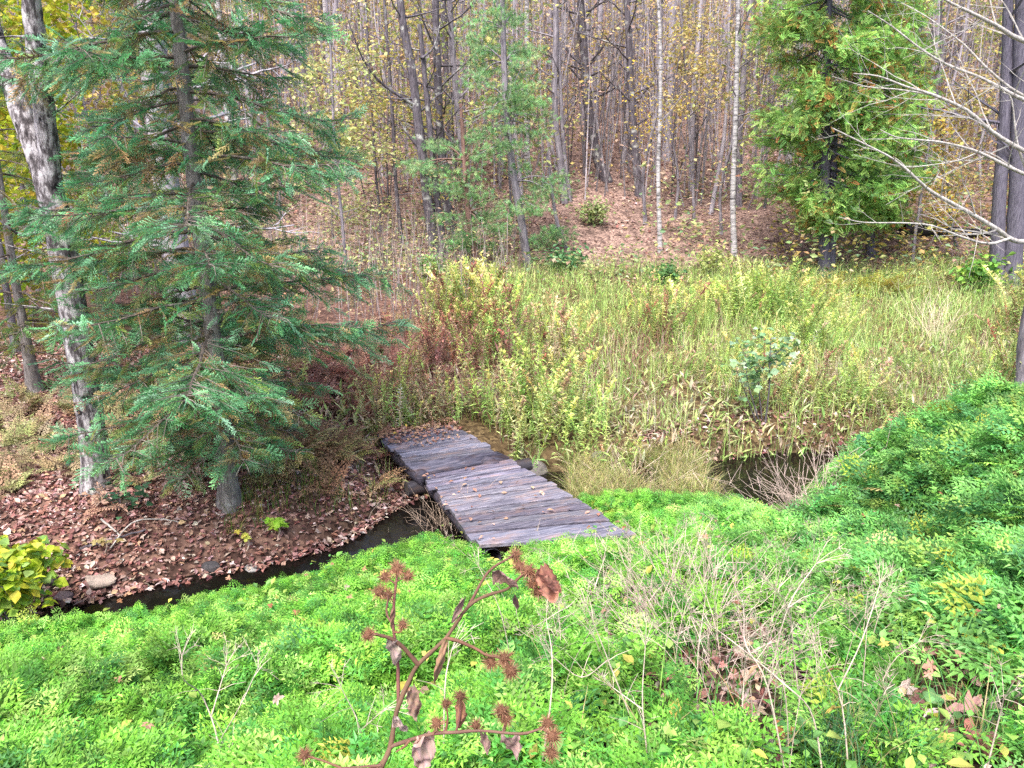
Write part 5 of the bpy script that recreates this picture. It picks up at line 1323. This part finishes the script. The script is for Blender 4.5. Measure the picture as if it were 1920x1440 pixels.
for i, (lab, L) in enumerate([
    ('pale forked stalk standing alone in the herbs at lower left', [[(397, 1438), (409, 1395), (379, 1305), (345, 1275), (341, 1230)], [(409, 1395), (450, 1324), (484, 1252)], [(450, 1324), (424, 1249)], [(409, 1395), (440, 1405), (436, 1438)]]),
    ('tall pale stalk with a long right fork in the lower right', [[(1607, 1432), (1579, 1324), (1541, 1230)], [(1579, 1324), (1616, 1200), (1650, 1095)]]),
    ('thick pale stalk leaning left with a fork bending right', [[(1492, 1425), (1440, 1290), (1399, 1211), (1395, 1162)], [(1440, 1290), (1477, 1140), (1530, 1057)]]),
    ('long pale stalk curving up to a thin split top', [[(1519, 1342), (1489, 1230), (1479, 1144), (1451, 1102)]]),
    ('short pale stalk rising from the pinkish dead patch', [[(1312, 1271), (1309, 1226), (1320, 1140), (1329, 1072)]]),
    ('upright stalk with a dark foot in the bare patch', [[(1391, 1380), (1395, 1275), (1399, 1200)]]),
    ('long thin stalk sweeping left from the bottom edge', [[(1560, 1440), (1526, 1350), (1470, 1282), (1350, 1185), (1294, 1155)]]),
    ('pale stalk right of the burdock reaching towards the bridge', [[(1003, 1440), (1031, 1331), (1035, 1230), (1024, 1162)]]),
    ('slanting pale stalk crossing behind the burdock leaves', [[(1230, 1376), (1155, 1275), (1099, 1132)], [(1155, 1275), (1090, 1270), (1035, 1230)]]),
    ('thin stalk just right of the burdock stem at the bottom edge', [[(829, 1440), (834, 1294), (847, 1219)]]),
    ('thin leaning stalk at the left of the bare patch', [[(1230, 1420), (1205, 1330), (1210, 1210)], [(1205, 1330), (1150, 1290)]]),
    ('thin bleached stalk beside the bottom left of the burdock', [[(690, 1436), (676, 1370), (640, 1290)], [(676, 1370), (720, 1330)]]),
    ('thin grass-like stalk near the right edge', [[(1850, 1430), (1870, 1360), (1882, 1310)]])]):
    stalk(lab, L, 200 + i, group=ST)
rng = np.random.default_rng(211)
for i in range(46):
    px, py = rng.uniform(960, 1640), rng.uniform(1140, 1440)
    h_ = rng.uniform(70, 190); s_ = rng.normal(-15, 85)
    L = [[(px, py), (px + s_ * .4, py - h_ * .5), (px + s_, py - h_)]]
    if rng.random() < .6: L.append([(px + s_ * .4, py - h_ * .5), (px + s_ * .4 + rng.normal(0, 30), py - h_ * .9)])
    stalk('thin bleached stalk among the tangle of dead stalks on the near bank', L, 300 + i, np.array((.50, .40, .33)) * rng.uniform(.65, 1.1), rng.uniform(.0018, .0036), 'thin tangled dead stalks on the near bank')

# ------------------------------------------------------------------ broad-leaved docks, rushes, foreground maple leaves
def strap_leaf(mb, b, d0, L, wd, col, rng, sag=.5):
    n = 7; t = np.linspace(0, 1, n); hd = d0 / np.linalg.norm(d0); sd = np.cross(hd, [0, 0, 1]); sd /= np.linalg.norm(sd) + 1e-6; up = np.cross(sd, hd)
    cpt = b + hd * (L * t)[:, None] - np.array([0, 0, 1]) * (sag * L * t ** 2.2)[:, None]
    ww = wd * np.sin(np.clip(.12 + .88 * t, 0, 1) * PI) ** .7; wv = (.12 * wd * np.sin(t * 14 + rng.random() * 6))[:, None] * up
    V = np.stack([cpt - sd * ww[:, None] + up * ww[:, None] * .35 + wv, cpt, cpt + sd * ww[:, None] + up * ww[:, None] * .35 - wv], 1).reshape(-1, 3)
    i = np.arange(n - 1) * 3; F = np.concatenate([np.stack([i, i + 1, i + 4, i + 3], -1), np.stack([i + 1, i + 2, i + 5, i + 4], -1)])
    c = np.repeat(np.asarray(col)[None], len(V), 0); c[1::3] *= 1.25; mb.add(V, F, c, 0, True)
rng = np.random.default_rng(221)
for i, (px, py, n, s, lab) in enumerate([(1530, 1190, 6, .20, 'dock plant with broad leaves beside the thick forked stalk'), (1650, 1260, 5, .22, 'dock plant with one big upright pale leaf'), (1640, 1370, 6, .20, 'dock plant above the dark rush clump'),
                                     (1745, 1330, 5, .18, 'dock plant with yellowing strap leaves'), (1860, 1250, 6, .20, 'dock plant at the right edge in the herbs'), (1420, 1235, 4, .16, 'small dock plant in the dead stalks'), (1780, 1400, 5, .15, 'small dock plant by the big dead maple leaves')]):
    b = on_ground(px, py); t = thing('dock_plant', lab, 'plant', b, 'dock plants on the lower right bank')
    for k in range(n):
        mb = MB(); a = k * 2.4 + rng.random(); el = rng.uniform(.5, 1.3)
        strap_leaf(mb, b, np.array([math.cos(a) * math.cos(el), math.sin(a) * math.cos(el), math.sin(el)]), s * rng.uniform(.8, 1.4), .026 * rng.uniform(.8, 1.4), mixcol(rng, 1, [(.14, .38, .08), (.20, .42, .10), (.42, .42, .06), (.16, .34, .12)], (3, 3, 1, 2))[0], rng)
        mb.build('leaf', M_HERB, t)
for px, py, n, h0, h1, cols, lab, nm in [(1600, 1455, 260, .25, .5, [(.05, .16, .06), (.08, .22, .09), (.04, .11, .05), (.3, .25, .12)], 'dark green rush clump at the bottom edge', 'rush_clump'),
                                 (955, 1345, 70, .12, .25, [(.07, .30, .09), (.10, .34, .10)], 'tuft of fine dark grass behind the burdock', 'grass_tuft'),
                                 (575, 1290, 60, .10, .2, [(.05, .24, .10), (.07, .28, .12)], 'bluish green grass tuft in the left herbs', 'grass_tuft'),
                                 (1700, 1300, 60, .2, .4, [(.16, .40, .10), (.24, .44, .12)], 'long arching grass tuft in the right herbs', 'grass_tuft'),
                                 (1890, 1420, 140, .15, .35, [(.18, .40, .08), (.14, .34, .07), (.4, .36, .14)], 'green grass tuft in the bottom right corner', 'grass_tuft')]:
    b = on_ground(px, py); p = b + rng.normal(0, 1, (n, 3)) * [.12 if n > 100 else .05, .10 if n > 100 else .05, 0]; p[:, 2] = height(p[:, 0], p[:, 1])
    mb = MB(); blades(mb, p, rng, h0, h1, .0032, cols, None, 1.0, 4); o = mb.build(nm, M_HERB, origin=b); tag(o, lab, 'grass tuft')
for i, (px, py, s, lab) in enumerate([(1822, 1335, .17, 'large curled pinkish dead maple leaf at lower right'), (1862, 1290, .13, 'rusty dead maple leaf above the large pinkish one'), (1575, 1395, .14, 'crumpled pale dead maple leaf at the foot of the long stalk'),
                                     (1840, 1395, .15, 'dark brown dead maple leaf near the bottom right corner'), (1690, 1225, .11, 'pale dead maple leaf in front of the right herbs'), (1600, 1035, .12, 'pale dead maple leaf caught high in the right herbs'), (1470, 1375, .12, 'orange-brown dead maple leaf in the bare patch')]):
    b = on_ground(px, py, .10); mb = MB(); V, F = MAPLE; V = V.copy(); V[:, 2] += .35 * V[:, 0] ** 2 * 4 - .2 * V[:, 1]
    inst(mb, (V, F), basis(rdir(rng, 1, -35, 5)), [s * 1.25], (b + [0, 0, .02])[None], mixcol(rng, 1, [[(.42, .26, .23), (.30, .13, .08), (.40, .29, .26), (.20, .10, .07), (.42, .31, .26), (.40, .29, .25), (.36, .16, .07)][i]], None, .05))
    o = mb.build('maple_leaf', M_DRY, origin=b); tag(o, lab, 'leaf', 'big dead maple leaves on the near bank')

# ------------------------------------------------------------------ burdock in front of the camera
rng = np.random.default_rng(231)
D0 = 1.12
base = PD(700, 1500, D0); base[2] = hz(base[0], base[1])
bk = thing('burdock_plant', 'dried brown burdock with spiny burrs close to the camera', 'plant', base)
mb = MB()
def bline(l, r0, r1, d0=0.0, d1=0.0):
    pts = [PD(x, y, D0 + d0 + (d1 - d0) * i / max(1, len(l) - 1)) for i, (x, y) in enumerate(l)]
    pp = spline(pts, 4); tube(mb, pp, np.linspace(r0, r1, len(pp)), 7, mixcol(rng, 1, [(.17, .085, .06)], None, .1)[0], 0, .35, rng); return pp
stem0 = [(713, 1440), (732, 1400), (744, 1333), (765, 1281), (784, 1246), (836, 1196), (878, 1137), (915, 1116), (952, 1104), (979, 1079), (1005, 1085)]
tube(mb, np.array([base - [0, 0, .05], base * .5 + PD(713, 1440, D0) * .5, PD(713, 1440, D0)]), [.0065, .0052, .0043], 7, (.19, .09, .06), 0, .1, rng)
bline(stem0, .0042, .0016)
bline([(784, 1246), (753, 1211), (729, 1196), (704, 1189), (692, 1190)], .0035, .0018, 0, -.05)
bline([(746, 1330), (747, 1305), (745, 1232), (737, 1171), (741, 1107), (745, 1075)], .003, .0018, 0, .03)
bline([(737, 1171), (725, 1150), (727, 1116), (714, 1112)], .0018, .0012, 0, .02); bline([(738, 1185), (750, 1185), (755, 1173)], .0016, .0012)
bline([(742, 1095), (724, 1083)], .0014, .001); bline([(744, 1090), (763, 1081)], .0014, .001)
bline([(836, 1196), (860, 1202), (894, 1217), (912, 1228), (945, 1236), (957, 1256)], .0028, .0014, 0, -.04)
bline([(878, 1137), (915, 1073), (955, 1046), (964, 1038)], .0022, .0012, 0, .04); bline([(979, 1079), (975, 1060)], .0016, .001); bline([(1005, 1085), (1008, 1108)], .0016, .001)
bline([(732, 1400), (768, 1388), (811, 1376), (854, 1373), (903, 1370), (976, 1376), (1020, 1368), (1034, 1400)], .0032, .0014, 0, -.06)
for a, e in (((811, 1376), (819, 1357)), ((890, 1371), (892, 1360)), ((945, 1373), (941, 1335)), ((985, 1376), (1027, 1358)), ((855, 1373), (862, 1308)), ((835, 1374), (836, 1320)), ((768, 1388), (742, 1410)), ((715, 1435), (640, 1440)), ((640, 1440), (572, 1416))):
    bline([a, ((a[0] + e[0]) / 2 + 4, (a[1] + e[1]) / 2), e], .002, .0012, -.02, -.02)
bs = mb.build('stem', M_STALK, bk)
def burr_mesh(seed):
    r = np.random.default_rng(seed); mb = MB()
    th, ph = np.meshgrid(np.linspace(0, 2 * PI, 12, endpoint=False), np.linspace(.05, PI - .05, 8)); Dn = np.stack([np.sin(ph) * np.cos(th), np.sin(ph) * np.sin(th), np.cos(ph)], -1)
    i = (np.arange(7)[:, None] * 12 + np.arange(12)[None]); j = (np.arange(7)[:, None] * 12 + (np.arange(12)[None] + 1) % 12)
    mb.add(Dn.reshape(-1, 3) * .0068, np.stack([i, j, j + 12, i + 12], -1).reshape(-1, 4), (.17, .085, .05), 0, True)
    n = 190; k = np.arange(n) + .5; phi = np.arccos(1 - 2 * k / n); tt = PI * (1 + 5 ** .5) * k
    dd = np.stack([np.cos(tt) * np.sin(phi), np.sin(tt) * np.sin(phi), np.cos(phi)], -1) + r.normal(0, .08, (n, 3))
    T = (np.array([[-.05, 0, 0], [.05, 0, 0], [.02, .8, 0], [-.02, .8, 0], [.10, 1.0, .08]]), np.array([[0, 1, 2, 3], [3, 2, 4, 4]]))
    V4 = np.array([[-.055, 0, 0], [.055, 0, 0], [.025, .85, .02], [-.02, .85, .02]]); V5 = np.array([[-.02, .85, .02], [.025, .85, .02], [.12, .97, .12]])
    c = mixcol(r, n, [(.30, .15, .09), (.24, .12, .07), (.42, .26, .17)], (3, 2, 1), .15); R = basis(dd, r.random(n) * 6)
    L = r.uniform(.005, .0125, n); inst(mb, (V4, np.array([[0, 1, 2, 3]])), R, L, dd * .0058, c); inst(mb, (V5, np.array([[0, 1, 2]])), R, L, dd * .0058, c * 1.3)
    return mb
PB = [burr_mesh(k).build('burr', M_DRY, bk, origin=(0, 0, 0)) for k in range(3)]; used = set()
burrs = [(690, 1191, -.05, 1), (745, 1066, .03, 1.15), (722, 1081, .03, .9), (765, 1080, .03, .9), (711, 1110, .02, 1.05), (728, 1116, .02, .9), (755, 1171, 0, .85), (921, 1241, -.02, 1.05), (946, 1234, -.03, 1.1), (958, 1258, -.04, 1.2),
         (966, 1042, .04, 1), (974, 1062, .03, 1), (991, 1070, 0, 1.15), (1007, 1086, 0, 1.15), (1009, 1110, 0, 1), (999, 1095, 0, 1), (819, 1357, -.02, 1), (892, 1360, -.02, .85), (941, 1333, -.02, 1.15), (949, 1347, -.02, 1),
         (1027, 1356, -.05, 1), (1036, 1381, -.06, 1.15), (1034, 1412, -.06, 1), (863, 1306, -.02, .95), (836, 1320, -.02, .8), (571, 1416, -.02, 1), (700, 1447, 0, 1.1)]
for i, (x, y, dd, s) in enumerate(burrs):
    k = i % 3; o = PB[k]
    if k in used:
        o = PB[k].copy(); COL.objects.link(o); o.parent = bk
    used.add(k)
    q = PD(x, y, D0 + dd) - base; o.location = q; o.rotation_euler = tuple(rng.random(3) * 6.28); o.scale = (s * .92,) * 3
def dried_leaf(x0, y0, x1, y1, wpx, col, seed, curl=1.0, dd=-.02):
    r = np.random.default_rng(seed); a, b = PD(x0, y0, D0 + dd), PD(x1, y1, D0 + dd + .02); n, m = 20, 11; t = np.linspace(0, 1, n); u = np.linspace(-1, 1, m)
    ax = b - a; L = np.linalg.norm(ax); ax /= L; sd = np.cross(ax, [0, 1, 0]); sd /= np.linalg.norm(sd); nr = np.cross(sd, ax); wd = wpx / FPX * D0 / 2
    prof = np.sin(np.clip(.08 + .92 * t, 0, 1) * PI) ** .6 * (.8 + .35 * r.random(n)); pc = r.random(4) * 6
    X = wd * prof[:, None] * np.sin(u[None] * (1 + .35 * curl)) ; Zz = wd * curl * (.55 * np.cos(u[None] * 2.0 + pc[0] + 2 * t[:, None]) + .35 * np.sin(6 * t[:, None] + pc[1] + u[None] * 2) + .22 * np.sin(13 * t[:, None] + 5 * u[None] + pc[2]) + .06 * np.sin(31 * t[:, None] - 9 * u[None] + pc[3]))
    V = a + ax * (L * (t[:, None] + .03 * np.sin(9 * u[None] + pc[3])))[..., None] + sd * X[..., None] + nr * Zz[..., None]
    i = (np.arange(n - 1)[:, None] * m + np.arange(m - 1)[None]).ravel(); c = mixcol(r, n * m, [col], None, .10); c[np.arange(n) * m + m // 2] *= .7
    q = MB(); q.add(V.reshape(-1, 3), np.stack([i, i + 1, i + m + 1, i + m], -1), c, 0, True); return q.build('dried_leaf', M_DRY, bk)
for i, a in enumerate([(1016, 1062, 1040, 1128, 42, (.42, .20, .14), 1, .55), (1010, 1075, 1052, 1110, 22, (.34, .16, .12), 2, .8), (925, 1078, 968, 1098, 34, (.42, .27, .22), 3, 1), (963, 1118, 972, 1142, 10, (.20, .12, .11), 4, 1),
                      (836, 1200, 815, 1280, 16, (.36, .22, .14), 5, 1), (770, 1290, 782, 1345, 26, (.38, .25, .19), 6, 1), (866, 1315, 862, 1362, 24, (.34, .17, .11), 7, 1), (800, 1385, 785, 1440, 48, (.44, .31, .27), 8, 1),
                      (950, 1376, 970, 1412, 36, (.42, .29, .25), 9, 1), (735, 1196, 742, 1240, 30, (.40, .31, .27), 10, 1), (740, 1352, 762, 1370, 26, (.46, .36, .32), 11, 1), (870, 1120, 848, 1168, 14, (.30, .20, .17), 12, .8), (775, 1392, 800, 1380, 20, (.40, .25, .20), 13, 1), (738, 1140, 734, 1175, 10, (.30, .17, .12), 14, 1), (905, 1372, 915, 1410, 18, (.40, .27, .22), 15, 1)]):
    dried_leaf(*a)
